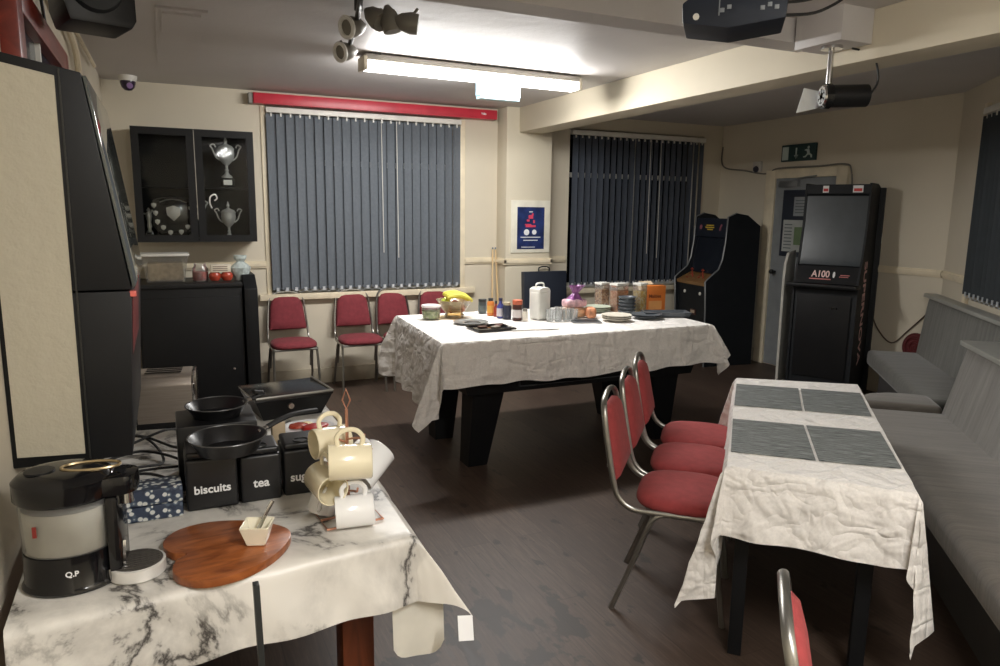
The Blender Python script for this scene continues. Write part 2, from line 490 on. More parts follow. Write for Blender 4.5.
bmesh.ops.remove_doubles(b.bm, verts=b.bm.verts, dist=1e-5)
struct('wall_angled', b, WALL, 'cream angled wall behind the benches')

# windows: frame and dark panes in the openings
def window(name, w, nmull, M, rev):
    fr = B(); d0, d1 = .1, .16
    t = .05
    fr.box(w[0], w[0] + t, d0, d1, w[2], w[3], M=M); fr.box(w[1] - t, w[1], d0, d1, w[2], w[3], M=M)
    fr.box(w[0] + t, w[1] - t, d0, d1, w[2], w[2] + t, M=M); fr.box(w[0] + t, w[1] - t, d0, d1, w[3] - t, w[3], M=M)
    for i in range(nmull):
        x = w[0] + (w[1] - w[0]) * (i + 1) / (nmull + 1)
        fr.box(x - t / 2, x + t / 2, d0 + .004, d1 - .004, w[2] + t, w[3] - t, M=M)
    zt = w[2] + (w[3] - w[2]) * .72
    fr.box(w[0] + t, w[1] - t, d0 + .008, d1 - .008, zt - t / 2, zt + t / 2, M=M)
    o = fr.build(name, WHITEP); o['kind'] = 'structure'; o['label'] = 'white framed window black with night'
    p = B(); p.box(w[0] + .03, w[1] - .03, .125, .135, w[2] + .03, w[3] - .03, M=M); p.build('pane', NIGHT, o)
    return o
MB = Matrix.Translation((0, YB, 0))
window('window_1', W1, 1, MB, 0); window('window_2', W2, 1, MB, 0); window('window_3', W3, 2, RA, 0)

# casing strips and sills round the windows, dado rails, skirtings
tn = [0]
def trim(fn, m=TRIMC, label='cream moulding'):
    tn[0] += 1; b = B(); fn(b); return struct('trim_%d' % tn[0], b, m, label)
trim(lambda b: (b.box(2.615, 2.665, YB - .015, YB, .84, 2.45, bev=.004), b.box(.79, .83, YB - .012, YB, .84, 2.45, bev=.004)), label='cream window casing')
trim(lambda b: b.box(.72, 2.76, YB - .06, YB, .79, .845, bev=.006), label='cream sill of the left window')
trim(lambda b: b.box(3.76, 5.6, YB - .06, YB, .74, .79, bev=.006), label='cream sill of the right window')
def rail(b, x0, x1, y, z=1.105, axis='x', s=-1):
    for dz0, dz1, d in ((0, .016, .016), (.016, .045, .026), (.045, .06, .014)):
        if axis == 'x': b.box(x0, x1, y, y + s * d, z - .03 + dz0, z - .03 + dz1)
        else: b.box(y, y + s * d, x0, x1, z - .03 + dz0, z - .03 + dz1)
trim(lambda b: rail(b, XL, .79, YB), label='cream dado rail left of the window')
trim(lambda b: rail(b, 2.665, 3.02, YB), label='cream dado rail beside the pillar')
trim(lambda b: (rail(b, 2.985, 3.525, 6.386), rail(b, 6.36, YB, 3.01, axis='y'), rail(b, 6.36, YB, 3.5, axis='y', s=1)), label='cream dado rail round the pillar')
trim(lambda b: rail(b, 3.5, 3.8, YB), label='cream dado rail right of the pillar')
trim(lambda b: rail(b, 3.87, 4.86, XR, 1.125, 'y'), label='cream dado rail beside the upright machine')
def rail_ang(b):
    for dz0, dz1, d in ((0, .016, .016), (.016, .045, .026), (.045, .06, .014)):
        b.box(.02, .62, -d, 0, 1.095 + dz0, 1.095 + dz1, M=RA)
trim(rail_ang, label='cream dado rail on the angled wall')
trim(lambda b: b.box(.6, .66, -.03, 0, .9, 2.4, bev=.005, M=RA), label='pale casing of the angled wall window')
b = B(); b.box(XL, 3.01, YB - .02, YB, 0, .14, bev=.004); struct('baseboard_back', b, mat('skirting', (176, 166, 146), .5), 'cream skirting board')
b = B(); b.box(XR - .02, XR, 5.9, YB, 0, .14, bev=.004); struct('baseboard_right', b, MATS['skirting'], 'cream skirting board')
b = B(); b.box(XL, XL + .02, 3.4, YB - .02, 0, .14, bev=.004); struct('baseboard_left', b, MATS['skirting'], 'cream skirting board')

# pillar, long beam, cross beam
b = B(); b.box(3.01, 3.5, 6.386, YB, 0, H, bev=.004); struct('pillar', b, BEAMC, 'cream pillar between the windows')
b = B(); b.box(3.14, 3.39, -1.9, 6.386, 2.34, H, bev=.004); struct('beam_long', b, BEAMC, 'cream ceiling beam running from the pillar')
b = B(); b.box(XL, 3.14, 2.86, 3.02, 2.455, H); struct('beam_cross', b, CEIL, 'ceiling beam crossing the room')
b = B(); b.box(2.93, 3.138, 2.56, 2.84, 2.41, H, bev=.004); struct('trim_box', b, CEIL, 'boxing on the ceiling beam')
b = B()
b.box(3.66, 3.68, 2.6, 6.3, 2.53, H); b.box(3.70, 3.71, 2.6, 6.3, 2.545, H)
struct('trim_conduit', b, mat('conduit_grey', (150, 148, 140), .5), 'straight conduit on the ceiling beyond the beam')
# thin panel added in place of a dark rectangle of shadow on the ceiling
b = B(); b.box(.02, .26, 4.1, 5.6, H - .012, H); b.box(.05, .23, 4.15, 4.6, H - .024, H - .01); struct('trim_shadow_panel', b, CEIL, 'thin panel added in place of a shadow on the ceiling')

# red framed borrowed light high on the left wall
fr = B()
fr.box(XL, XL + .05, 2.5, 2.6, 1.2, 2.24, bev=.006); fr.box(XL, XL + .05, 3.68, 3.76, 1.2, 2.24, bev=.006)
fr.box(XL, XL + .05, 2.6, 3.68, 2.15, 2.24, bev=.006); fr.box(XL, XL + .05, 2.6, 3.68, 1.2, 1.28, bev=.006)
o = fr.build('window_4', REDW); o['kind'] = 'structure'; o['label'] = 'red brown wooden frame high on the left wall'
p = B(); p.box(XL, XL + .015, 2.6, 3.68, 1.28, 2.15); p.build('pane', mat('grey_blue_pane', (60, 72, 84), .1), o)
p = B(); p.box(XL + .015, XL + .03, 3.05, 3.075, 1.28, 2.15); p.build('glazing_bar', WHITEP, o)

# door in the right wall
d = B(); d.box(XR - .012, XR, 4.98, 5.74, .01, 1.96)
dr = d.build('door_1', GREY); dr['kind'] = 'structure'; dr['label'] = 'grey door behind the upright machine'
f = B(); f.box(XR - .035, XR, 5.74, 5.87, 0, 2.05, bev=.005); f.box(XR - .035, XR, 4.86, 4.98, 0, 2.05, bev=.005); f.box(XR - .034, XR, 4.98, 5.74, 1.96, 2.05, bev=.005)
f.build('door_frame', TRIMC, dr)
k = B(); k.box(XR - .06, XR - .012, 5.42, 5.66, 1.87, 1.93, bev=.006); k.cyl((XR - .05, 5.44, 1.95), (XR - .05, 5.2, 1.97), .008); k.build('door_closer', mat('closer_silver', (170, 172, 172), .35, .8), dr)
k = B(); k.cyl((XR - .012, 5.67, 1.0), (XR - .05, 5.67, 1.0), .012); k.lathe([(0, -.028), (.02, -.02), (.028, 0), (.02, .02), (0, .028)], (XR - .06, 5.67, 1.0)); k.build('door_knob', DARKM, dr)

# ------------------------------------------------------------------ blinds
def blind(name, label, w, M, n, m, tilt, off, chain=True):
    t = thing(name, label, 'blind', M=M @ Matrix.Translation((w[0], off, w[2])))
    L = w[1] - w[0]; Hh = w[3] - w[2]
    h = B(); h.box(0, L, -.03, .015, Hh - .045, Hh, bev=.004); h.build('headrail', WHITEP, t)
    s = B(); sp = L / n; wd = sp * 1.08
    tr = random.Random(3)
    for i in range(n):
        a = radians(tilt + tr.uniform(-4, 4)); cx = sp * (i + .5); z0, z1 = .03 + tr.uniform(-.003, .003), Hh - .055
        row = []
        for j in range(5):
            q = (j / 4 - .5); u = q * wd; bow = .006 * (1 - (2 * q) ** 2)
            row.append((cx + u * cos(a) - bow * sin(a), u * sin(a) + bow * cos(a) - .01))
        for k in range(4):
            (xa, ya), (xb, yb) = row[k], row[k + 1]
            s.add([(xa, ya, z0), (xb, yb, z0), (xb, yb, z1), (xa, ya, z1)], [(0, 1, 2, 3)])
    bmesh.ops.remove_doubles(s.bm, verts=s.bm.verts, dist=1e-6)
    so = s.build('slats', m, t)
    so.modifiers.new('thick', 'SOLIDIFY').thickness = .0012
    c = B()
    for i in range(n):
        cx = sp * (i + .5); c.box(cx - .006, cx + .006, -.018, -.002, Hh - .075, Hh - .045)
    c.build('hooks', WHITEP, t)
    if chain:
        c = B()
        for i in range(n):
            cx = sp * (i + .5); c.box(cx - .012, cx + .012, -.022, -.016, .018, .05)
            if i < n - 1:
                c.tube([(cx, -.02, .032), (cx + sp * .5, -.022, .006), (cx + sp, -.02, .032)], .0022, 5)
        c.build('bottom_chain', mat('blind_chain', (190, 194, 198), .5), t)
    c = B(); c.tube([(L * .56, -.035, Hh - .03), (L * .565, -.03, .35)], .003, 5); c.tube([(L * .64, -.035, Hh - .03), (L * .645, -.03, .3)], .003, 5); c.build('control_cord', WHITEP, t)
    return t
blind('vertical_blind', 'slate grey vertical blind below the red casing, behind the chairs', (.835, 2.61, .85, 2.44), MB, 22, BLIND, 15, -.025)
blind('vertical_blind', 'darker blue grey vertical blind right of the pillar, behind the white jug and orange box', (3.84, 5.55, .8, 2.42), MB, 22, BLIND2, 17, -.025)
blind('vertical_blind', 'dark vertical blind at right edge above the grey benches', (.67, 4.1, 1.0, 2.36), RA, 38, mat('blind_black', (44, 50, 54), .8), 20, -.025)

# red roller casing over the left window
t = thing('roller_screen', 'long red roller screen casing across the top of the left window', 'projection screen', (.73, YB - .12, 2.455))
c = B(); c.prism([(0, 0), (.1, 0), (.12, .02), (.12, .085), (0, .085)], 'yz', 0, 2.22, bev=.004); c.build('casing', SCRRED, t)
for q in ((-.035, -.001), (2.221, 2.23)):
    c = B(); c.box(*q, .02, .12, .0, .085, bev=.003); c.build('end_cap', mat('end_grey', (150, 146, 140), .5), t)
text('maker_mark', 'Vido', .028, WHITET, t, frame_m((2.08, -.001, .045), (1, 0, 0), (0, -1, 0)))
c = B(); c.tube([(.03, .06, .086), (2.2, .06, .088)], .012, 8); c.build('top_strip', TRIMC, t)

# ------------------------------------------------------------------ lights
TUBE_E = emis('tube_light', (255, 251, 244), 5.0)
t = thing('fluorescent_light', 'long lit fluorescent ceiling batten in front of the left window', 'ceiling light', (2.0, 4.74, 2.448), radians(2))
c = B(); c.box(-.8, .8, -.07, .07, .075, .115, bev=.01); c.build('body', mat('fitting_grey', (164, 160, 150), .5), t)
c = B(); c.prism([(-.068, .074), (-.064, .035), (-.045, .02), (.045, .02), (.064, .035), (.068, .074)], 'yz', -.785, .785, bev=.003); c.build('diffuser', TUBE_E, t)
for q in (-.799, .799):
    c = B(); c.box(q - .013, q + .013, -.072, .072, .016, .1, bev=.008); c.build('end_cap', mat('cap_cream', (214, 206, 186), .5), t)
for x in (-.06, .55, -.72):
    c = B(); c.cyl((x, 0, .11), (x, 0, .122), .02, seg=8); c.box(x - .02, x + .02, -.075, .075, .11, .122); c.build('bracket', DARKM, t)
# a second batten of the same kind behind the viewpoint
t2 = dup(t, (1.0, -.35, 2.448), radians(88), 'lit fluorescent batten on the ceiling behind the viewpoint')
for ch in t2.children:
    if ch.name.startswith('diffuser'):
        ch.data = ch.data.copy(); ch.data.materials.clear(); ch.data.materials.append(emis('tube_light_dim', (255, 249, 240), 3.0))

# the light the battens give
def batten_light(root, w):
    for k, (dy, dz, tilt) in enumerate(((0, .012, 0), (-.072, .045, -72), (.072, .045, 72))):
        la = bpy.data.lights.new('tube_glow', 'AREA'); la.shape = 'RECTANGLE'; la.size = 1.5; la.size_y = .08 if k == 0 else .045
        la.energy = w * (.7 if k == 0 else .5); la.color = (1, .985, .96)
        o = bpy.data.objects.new('tube_glow', la); COL.objects.link(o); o.parent = root
        o.location = (0, dy, dz); o.rotation_euler = (radians(tilt), 0, 0)
batten_light(t, 31); batten_light(t2, 31)

t = thing('emergency_light', 'small pale blue emergency light box behind the lit batten', 'emergency light', (2.37, 5.2, 2.428), radians(3))
c = B(); c.box(-.17, .17, -.05, .05, .022, .14, bev=.008); c.build('body', mat('pale_blue_body', (176, 206, 224), .4), t)
c = B(); c.box(-.165, .165, -.045, .045, 0, .022, bev=.006); c.build('lens', mat('pale_blue_lens', (176, 214, 232), .2), t)

# spotlight bar on the ceiling
t = thing('spotlight_bar', 'dark spotlight bar with white ringed lamps on the ceiling', 'spotlight', (.93, 3.75, 0), 0)
c = B(); c.tube([(-.1, -.5, 2.52), (.0, 0, 2.52), (.08, .5, 2.51)], .013, 8); c.cyl((-.04, -.2, 2.52), (-.04, -.2, 2.57), .02, seg=10); c.cyl((.06, .38, 2.52), (.06, .38, 2.57), .02, seg=10); c.build('bar', DARKM, t)
SP = mat('lamp_bronze', (126, 122, 112), .5, .3)
def spot_head(p, d, ring=True):
    d = Vector(d).normalized(); p = Vector(p)
    c = B(); c.tube([p - d * .0, p - d * .035, p - d * .08, p - d * .12], .05, 14, rads=[.046, .05, .038, .012]); c.cyl(p - d * .05, (p.x, p.y, 2.52), .008, seg=6)
    h = c.build('lamp_head', SP, t)
    if ring:
        r = B(); pp = []
        a = d.cross(Vector((0, 0, 1))).normalized(); q = d.cross(a)
        r.tube([p + (a * cos(k * pi / 9) + q * sin(k * pi / 9)) * .047 + d * .004 for k in range(18)], .011, 6, closed=True); r.build('lamp_ring', WHITEP, h)
spot_head((.02, .46, 2.46), (-.85, -.45, -.25)); spot_head((-.06, -.05, 2.475), (-.85, -.45, -.25))
spot_head((.1, -.3, 2.42), (.25, -.1, -1), False); spot_head((.2, -.36, 2.45), (.85, -.3, -.12), False); spot_head((.05, -.28, 2.46), (.4, -.6, -.5), False)

# ceiling projector
t = thing('projector', 'large black ceiling projector at the top right', 'projector', (1.80, 2.02, 2.22), radians(-42))
t.scale = (.86, .86, .9)
c = B(); c.prism([(-.19, .0), (-.02, -.025), (.185, .0), (.19, .075), (.12, .1), (-.15, .1), (-.195, .07)], 'xz', -.13, .13, bev=.008); c.build('body', mat('projector_navy', (34, 40, 52), .55, spec=.3), t)
c = B(); c.lathe([(.012, 0), (.012, .004), (0, .005)], (0, 0, 0), 12, M=frame_m((-.14, -.131, .02), (1, 0, 0), (0, -1, 0))); c.build('front_button', WHITEP, t)
c = B()
for i, x in enumerate((-.045, -.02, .1, .125, .15)): c.box(x - .008, x + .008, -.1335, -.13, .03 + .01 * (i % 2), .045 + .01 * (i % 2), bev=.001)
c.box(-.058, -.054, -.134, -.13, .02, .09); c.build('ports', mat('port_grey', (130, 136, 142), .4), t)
c = B(); c.cyl((0, 0, .1), (0, 0, .405), .02, seg=12); c.box(-.07, .07, -.07, .07, .39, .4045); c.build('ceiling_pole', BLACKP, t)
c = B(); c.tube(smoothpath([(.17, -.05, .07), (.3, -.02, .09), (.42, .05, .2), (.5, .1, .4)]), .006, 6); c.build('cable', RUBBER, t)
c = B(); c.tube(smoothpath([(.18, -.03, .03), (.32, .02, .05), (.45, .1, .16), (.52, .16, .4)]), .006, 6); c.build('cable', RUBBER, t)

# lantern hung from the beam
t = thing('effect_spotlight', 'black cylinder stage spotlight with silver flap on chrome stem', 'stage light', (3.01, 2.68, 2.175), radians(-25))
c = B(); c.cyl((0, 0, .045), (.0, 0, .234), .014, seg=12); c.cyl((0, 0, .22), (0, 0, .2345), .05, seg=16); c.build('stem', CHROME, t)
c = B(); c.cyl((.01, 0, 0), (.19, 0, .005), .054, seg=24); c.build('barrel', BLACKP, t)
c = B(); c.cyl((-.02, 0, 0), (.01, 0, 0), .06, seg=24); c.build('collar', BLACKG, t)
c = B()
ring = [(-.022, .042 * cos(k * pi / 10), .042 * sin(k * pi / 10)) for k in range(20)]
c.tube(ring, .011, 6, closed=True)
for k in range(6): c.cyl((-.024, .026 * cos(k * pi / 3), .026 * sin(k * pi / 3)), (-.032, .026 * cos(k * pi / 3), .026 * sin(k * pi / 3)), .01, seg=8)
c.build('lens_ring', CHROME, t)
c = B(); c.prism([(-.02, .03), (-.1, .045), (-.13, -.075), (-.02, -.05)], 'xz', .045, .049); c.build('flap', mat('flap_silver', (200, 204, 208), .3, .7), t)
c = B(); c.tube(smoothpath([(.2, 0, .0), (.25, .02, .08), (.22, .03, .2), (.1, .0, .226)]), .005, 6); c.build('cable', RUBBER, t)

# dome camera, loudspeaker and conduits at the upper left
t = thing('dome_camera', 'white and dark purple dome camera at ceiling above trophy cabinet', 'camera', (-.19, 6.36, H))
c = B(); c.lathe([(.0, -.04), (.058, -.04), (.066, -.02), (.066, 0)], seg=20); c.build('base', WHITEP, t)
c = B(); c.lathe([(0, -.11), (.026, -.105), (.045, -.085), (.054, -.055), (.055, -.04)], seg=20); c.build('dome', mat('dome_purple', (46, 34, 58), .15), t)
c = B(); c.lathe([(.022, -.0), (.022, .012), (.01, .014)], (0, 0, 0), 14, M=frame_m((.012, -.046, -.075), (1, 0, 0), (.2, -1, -.35))); c.build('lens', mat('lens_violet', (150, 120, 170), .2), t)

t = thing('loudspeaker', 'black loudspeaker hung at the ceiling top left', 'loudspeaker', (-.185, 3.02, 2.205), radians(18))
t.scale = (.82, .82, .95)
c = B(); c.prism([(-.12, 0), (.115, .0), (.135, .03), (.13, .34), (-.14, .34), (-.14, .06)], 'xz', -.14, .12, bev=.012); c.build('cabinet', BLACKP, t)
c = B(); c.lathe([(.115, 0), (.105, .02), (.06, .012), (.0, .0)], (0, 0, 0), 28, M=frame_m((-.02, -.141, .15), (1, 0, 0), (0, -1, 0))); c.build('cone', mat('speaker_cone', (34, 36, 38), .6), t)
c = B(); c.cyl((-.14, 0, .2), (-.2, 0.05, .2), .015, seg=8); c.build('bracket', DARKM, t)
t = B()
t.tube(smoothpath([(XL + .03, 2.9, 2.5), (XL + .03, 3.6, 2.42), (XL + .03, 4.4, 2.36), (XL + .02, 4.6, 1.9)]), .016, 8); t.tube([(XL + .03, 3.1, 2.46), (XL + .03, 5.6, 2.5)], .012, 8)
o = t.build('cable_trunking', TRIMC); tag(o, 'cream painted cables running along the left wall under the ceiling', 'cable')
t = B(); t.tube(smoothpath([(XL + .015, 2.95, 2.44), (XL + .02, 3.15, 2.36), (XL + .015, 3.3, 2.4), (XL + .015, 3.45, 2.2)]), .006, 6)
o = t.build('black_cable', RUBBER); tag(o, 'short black cable on left wall beside the loudspeaker', 'cable')

# exit sign, sensor and cable on the right wall
t = thing('exit_sign', 'green running man exit sign above the door', 'exit sign', (XR, 5.47, 2.125))
c = B(); c.box(-.03, 0, -.215, .215, -.0, .165, bev=.005); c.build('plate', mat('sign_green', (40, 66, 66), .5), t)
MS = frame_m((-.0305, -.0, .08), (0, -1, 0), (-1, 0, 0))
c = B()
c.box(.13, .22, -.06, .06, 0, .001); c.box(-.015, .008, -.06, .05, 0, .001)
c.prism([(-.03, -.045), (.02, -.01), (-.01, .03), (-.03, .01)], 'xy', 0, .001)
c = B(); PW = mat('sign_white', (190, 204, 200), .5)
# pale doorway panel, arrow and running figure
c.box(-.2, -.12, -.065, .065, 0, .001, M=MS); c.build('doorway_panel', PW, t); c = B()
c.box(-.03, -.012, -.05, .05, 0, .001, M=MS); c.prism([(-.05, -.02), (-.021, -.06), (.008, -.02)], 'xy', 0, .001, M=MS); c.build('arrow', PW, t); c = B()
c.lathe([(0, 0), (.014, 0), (.014, .001), (0, .001)], (.13, .045, 0), 12, M=MS)
c.prism([(.1, .03), (.14, .03), (.15, -.01), (.12, -.015), (.11, .01), (.08, .02)], 'xy', 0, .001, M=MS)
c.prism([(.12, -.01), (.15, -.01), (.18, -.03), (.18, -.055), (.165, -.055), (.155, -.03), (.13, -.025)], 'xy', 0, .001, M=MS)
c.prism([(.12, -.01), (.13, -.025), (.1, -.05), (.07, -.05), (.07, -.038), (.095, -.036)], 'xy', 0, .001, M=MS)
c.build('running_figure', PW, t)
t = thing('wall_sensor', 'small white sensor on right wall left of the exit sign', 'sensor', (XR, 6.02, 2.06))
c = B(); c.box(-.03, 0, -.06, .06, -.02, .09, bev=.008); c.build('housing', mat('sensor_white', (196, 192, 184), .5), t)
c = B(); c.lathe([(.035, 0), (.03, .02), (0, .03)], (0, 0, 0), 14, M=frame_m((-.03, 0, .01), (0, 1, 0), (-1, 0, -.3))); c.build('eye', mat('sensor_dark', (60, 58, 70), .3), t)
c = B(); c.tube(smoothpath([(XR - .012, 6.58, 2.34), (XR - .012, 6.585, 2.18), (XR - .012, 6.5, 2.1), (XR - .012, 6.2, 2.06), (XR - .014, 6.0, 2.025), (XR - .014, 5.85, 2.02), (XR - .04, 5.7, 2.062), (XR - .04, 5.2, 2.06), (XR - .04, 4.9, 2.066), (XR - .03, 4.82, 2.0), (XR - .014, 4.8, 1.7)]), .008, 6)
o = c.build('wall_cable', mat('cable_grey', (120, 116, 108), .6)); tag(o, 'grey cable looping over the door frame under the exit sign', 'cable')
c = B(); c.tube(smoothpath([(XR - .012, 4.5, .75), (XR - .012, 4.4, .58), (XR - .012, 4.25, .48), (XR - .012, 4.1, .62), (XR - .012, 3.9, .84), (XR - .015, 3.88, .86)]), .006, 6)
o = c.build('loose_cable', mat('cable_brown', (90, 74, 62), .6)); tag(o, 'thin brown cable sagging on the wall above the far bench', 'cable')

# notices on the door
t = thing('notice_board', 'dark notice board on door beside the upright machine', 'notice board', (XR - .013, 5.42, 1.2), 0)
c = B(); c.box(-.012, 0, -.22, .2, -.03, .64, bev=.002); c.build('backing', mat('board_navy', (40, 46, 58), .6), t)
c = B(); c.box(-.014, -.0121, -.14, .05, .38, .57); c.build('paper', mat('paper_grey', (150, 156, 158), .7), t)
c = B(); c.box(-.014, -.0121, -.2, .17, .02, .34); c.build('paper', mat('paper_white', (176, 180, 176), .7), t)
c = B(); c.box(-.0152, -.0141, -.16, .02, .09, .27); c.build('green_panel', mat('paper_green', (110, 132, 96), .7), t)
c = B()
for i in range(5): c.box(-.0152, -.0141, -.12, .03, .41 + i * .03, .418 + i * .03)
for i in range(8): c.box(-.0152, -.0141, .05, .15, .05 + i * .034, .06 + i * .034)
c.build('print_lines', mat('print_grey', (96, 104, 108), .7), t)

# poster on the pillar
t = thing('poster', 'dark blue event poster in cream frame on the pillar', 'poster', (3.275, 6.386, 1.19))
c = B(); c.box(-.215, .215, -.012, 0, 0, .51, bev=.003); c.build('frame', mat('poster_cream', (226, 222, 206), .5), t)
c = B(); c.box(-.148, .15, -.0135, -.012, .035, .445); c.build('print', mat('poster_blue', (36, 50, 96), .35, var=.35, nscale=9), t)
MP = frame_m((0, -.0136, .24), (1, 0, 0), (0, -1, 0))
RP = mat('poster_red', (214, 70, 96), .5); c = B()
rr = random.Random(5)
for px, py, w, h in ((0.0, .11, .05, .035), (.0, .02, .11, .02), (-.03, .075, .03, .02), (.035, .065, .02, .03), (-.03, .035, .07, .012), (.02, .135, .02, .02)):
    c.box(px - w / 2, px + w / 2, py - h / 2, py + h / 2, 0, .0006, M=MP)
c.build('red_artwork', RP, t)
c = B(); c.lathe([(0, 0), (.03, 0), (.03, .0008), (0, .0008)], (-.045, -.04, 0), 20, M=MP); c.lathe([(0, 0), (.025, 0), (.025, .0008), (0, .0008)], (.04, -.038, 0), 20, M=MP)
c.box(-.11, .11, -.092, -.084, 0, .0006, M=MP); c.box(-.08, .08, -.122, -.114, 0, .0006, M=MP); c.box(-.1, .05, -.188, -.182, 0, .0006, M=MP); c.box(-.02, .02, .155, .163, 0, .0006, M=MP)
c.build('white_print', WHITET, t)

# ------------------------------------------------------------------ chairs
def make_chair(label, red, group):
    t = thing('banquet_chair', label, 'chair', group=group)
    def hoop():
        side = [(.2, .19, .425), (-.06, .19, .425), (-.14, .19, .432), (-.19, .188, .47), (-.213, .184, .53), (-.232, .178, .62), (-.255, .166, .74), (-.266, .152, .805), (-.274, .12, .842), (-.277, .06, .86)]
        L = [Vector(p) for p in side]; R = [Vector((p[0], -p[1], p[2])) for p in side][::-1]
        return smoothpath(L + [Vector((-.278, 0, .864))] + R, 4)
    c = B(); c.tube(hoop(), .0098, 10, flat=1.25); c.tube([(.2, -.19, .425), (.2, .19, .425)], .0105, 8); c.build('frame', STEEL, t)
    for s in (-1, 1):
        c = B(); c.tube(smoothpath([(.1, s * .185, .425), (.155, s * .19, .415), (.185, s * .193, .37), (.235, s * .205, .0)], 5), .011, 8); c.build('leg', STEEL, t)
        c = B(); c.tube(smoothpath([(.02, s * .185, .425), (-.035, s * .19, .412), (-.07, s * .194, .36), (-.125, s * .2, .2), (-.2, s * .208, .0)], 5), .011, 8)
        c.tube([(-.05, s * .178, .41), (-.115, s * .184, .22)], .01, 8); c.build('leg', STEEL, t)
    # seat: domed cushion
    def seat(u, v):
        a = 2 * pi * u
        r = sin(pi * min(v, 1) ) if False else None
        ring = v
        # superellipse outline
        ca, sa = cos(a), sin(a); e = 2 / 3.6
        ox = math.copysign(abs(ca) ** e, ca); oy = math.copysign(abs(sa) ** e, sa)
        prof = [(0, .432), (.75, .430), (.96, .434), (1.0, .448), (.985, .466), (.9, .48), (.65, .49), (.35, .494), (0, .495)]
        k = ring * (len(prof) - 1); i = min(int(k), len(prof) - 2); f = k - i
        rr = prof[i][0] * (1 - f) + prof[i + 1][0] * f; z = prof[i][1] * (1 - f) + prof[i + 1][1] * f
        wx = .185; wy = .205 - .018 * (1 if ox < 0 else 0) * abs(ox)
        return (.05 + ox * wx * rr, oy * wy * rr, z)
    c = B(); c.grid(seat, 36, 17, closeu=True); bmesh.ops.remove_doubles(c.bm, verts=c.bm.verts, dist=1e-5)
    c.build('seat', red, t, smooth=60)
    # back pad between the uprights
    def pad():
        out = [(-.168, .535), (.168, .535), (.172, .56), (.15, .74), (.135, .785), (.108, .812), (.07, .822), (-.07, .822), (-.108, .812), (-.135, .785), (-.15, .74), (-.172, .56)]
        return out
    c = B(); P = pad()
    def xb(z): return -.216 - (z - .545) * .19
    for sgn, dx0 in ((1, .028), (-1, -.012)):
        pass
    n = len(P); rings = []
    for sc, dx in ((.0, .034), (.55, .033), (.9, .026), (1, .01), (1, -.006), (.93, -.013), (0, -.015)):
        cy, cz = 0, .677
        rings.append([(xb(cz + (z - cz) * sc) + dx, cy + (y - cy) * sc, cz + (z - cz) * sc) for y, z in P])
    vs = [p for r in rings for p in r]; f = []
    for i in range(len(rings) - 1):
        for k in range(n): f.append((i * n + k, i * n + (k + 1) % n, (i + 1) * n + (k + 1) % n, (i + 1) * n + k))
    c.add(vs, f); bmesh.ops.remove_doubles(c.bm, verts=c.bm.verts, dist=1e-5)
    c.build('backrest', red, t, smooth=50)
    c = B(); c.box(-.245, -.225, -.17, .17, .585, .597); c.build('back_rail', STEEL, t)
    return t
gb = 'burgundy chairs along the back wall'
chb = make_chair('leftmost burgundy chair against the back wall, right of the black cabinet', REDB, gb)
chb.scale = (1, .93, 1); chb.location = (.94, 6.29, 0); chb.rotation_euler.z = -pi / 2 + .0
dup(chb, (1.52, 6.29, 0), -pi / 2 - .03, 'second burgundy chair from the black cabinet, standing alone below the left blind', gb)
dup(chb, (1.935, 6.29, 0), -pi / 2 + .12, 'third burgundy chair along the back wall, half hidden by the white tablecloth', gb)
dup(chb, (2.33, 6.29, 0), -pi / 2 + .02, 'rightmost burgundy chair at the back wall, only its top showing behind the banana bowl', gb)
gr = 'red chairs tucked in at the right hand table'
fa = atan2(-.68, .73)
chr_ = make_chair('nearest of the three red chairs tucked under the placemat table', RED, gr)
nn = Vector((.73, -.68, 0))
chr_.location = Vector((1.859, 2.279, 0)) - nn * .005; chr_.rotation_euler.z = fa
dup(chr_, Vector((2.147, 2.575, 0)) - nn * .005, fa, 'middle of the three red chairs tucked under the placemat table', gr)
dup(chr_, Vector((2.42, 2.858, 0)) - nn * .005, fa, 'farthest of the three red chairs, tucked at the pool table end of the placemat table', gr)
dup(chr_, Vector((1.07, .95, 0)) + nn * .275, fa - .02, 'red chair at the bottom edge of the photo, seen edge on', gr)

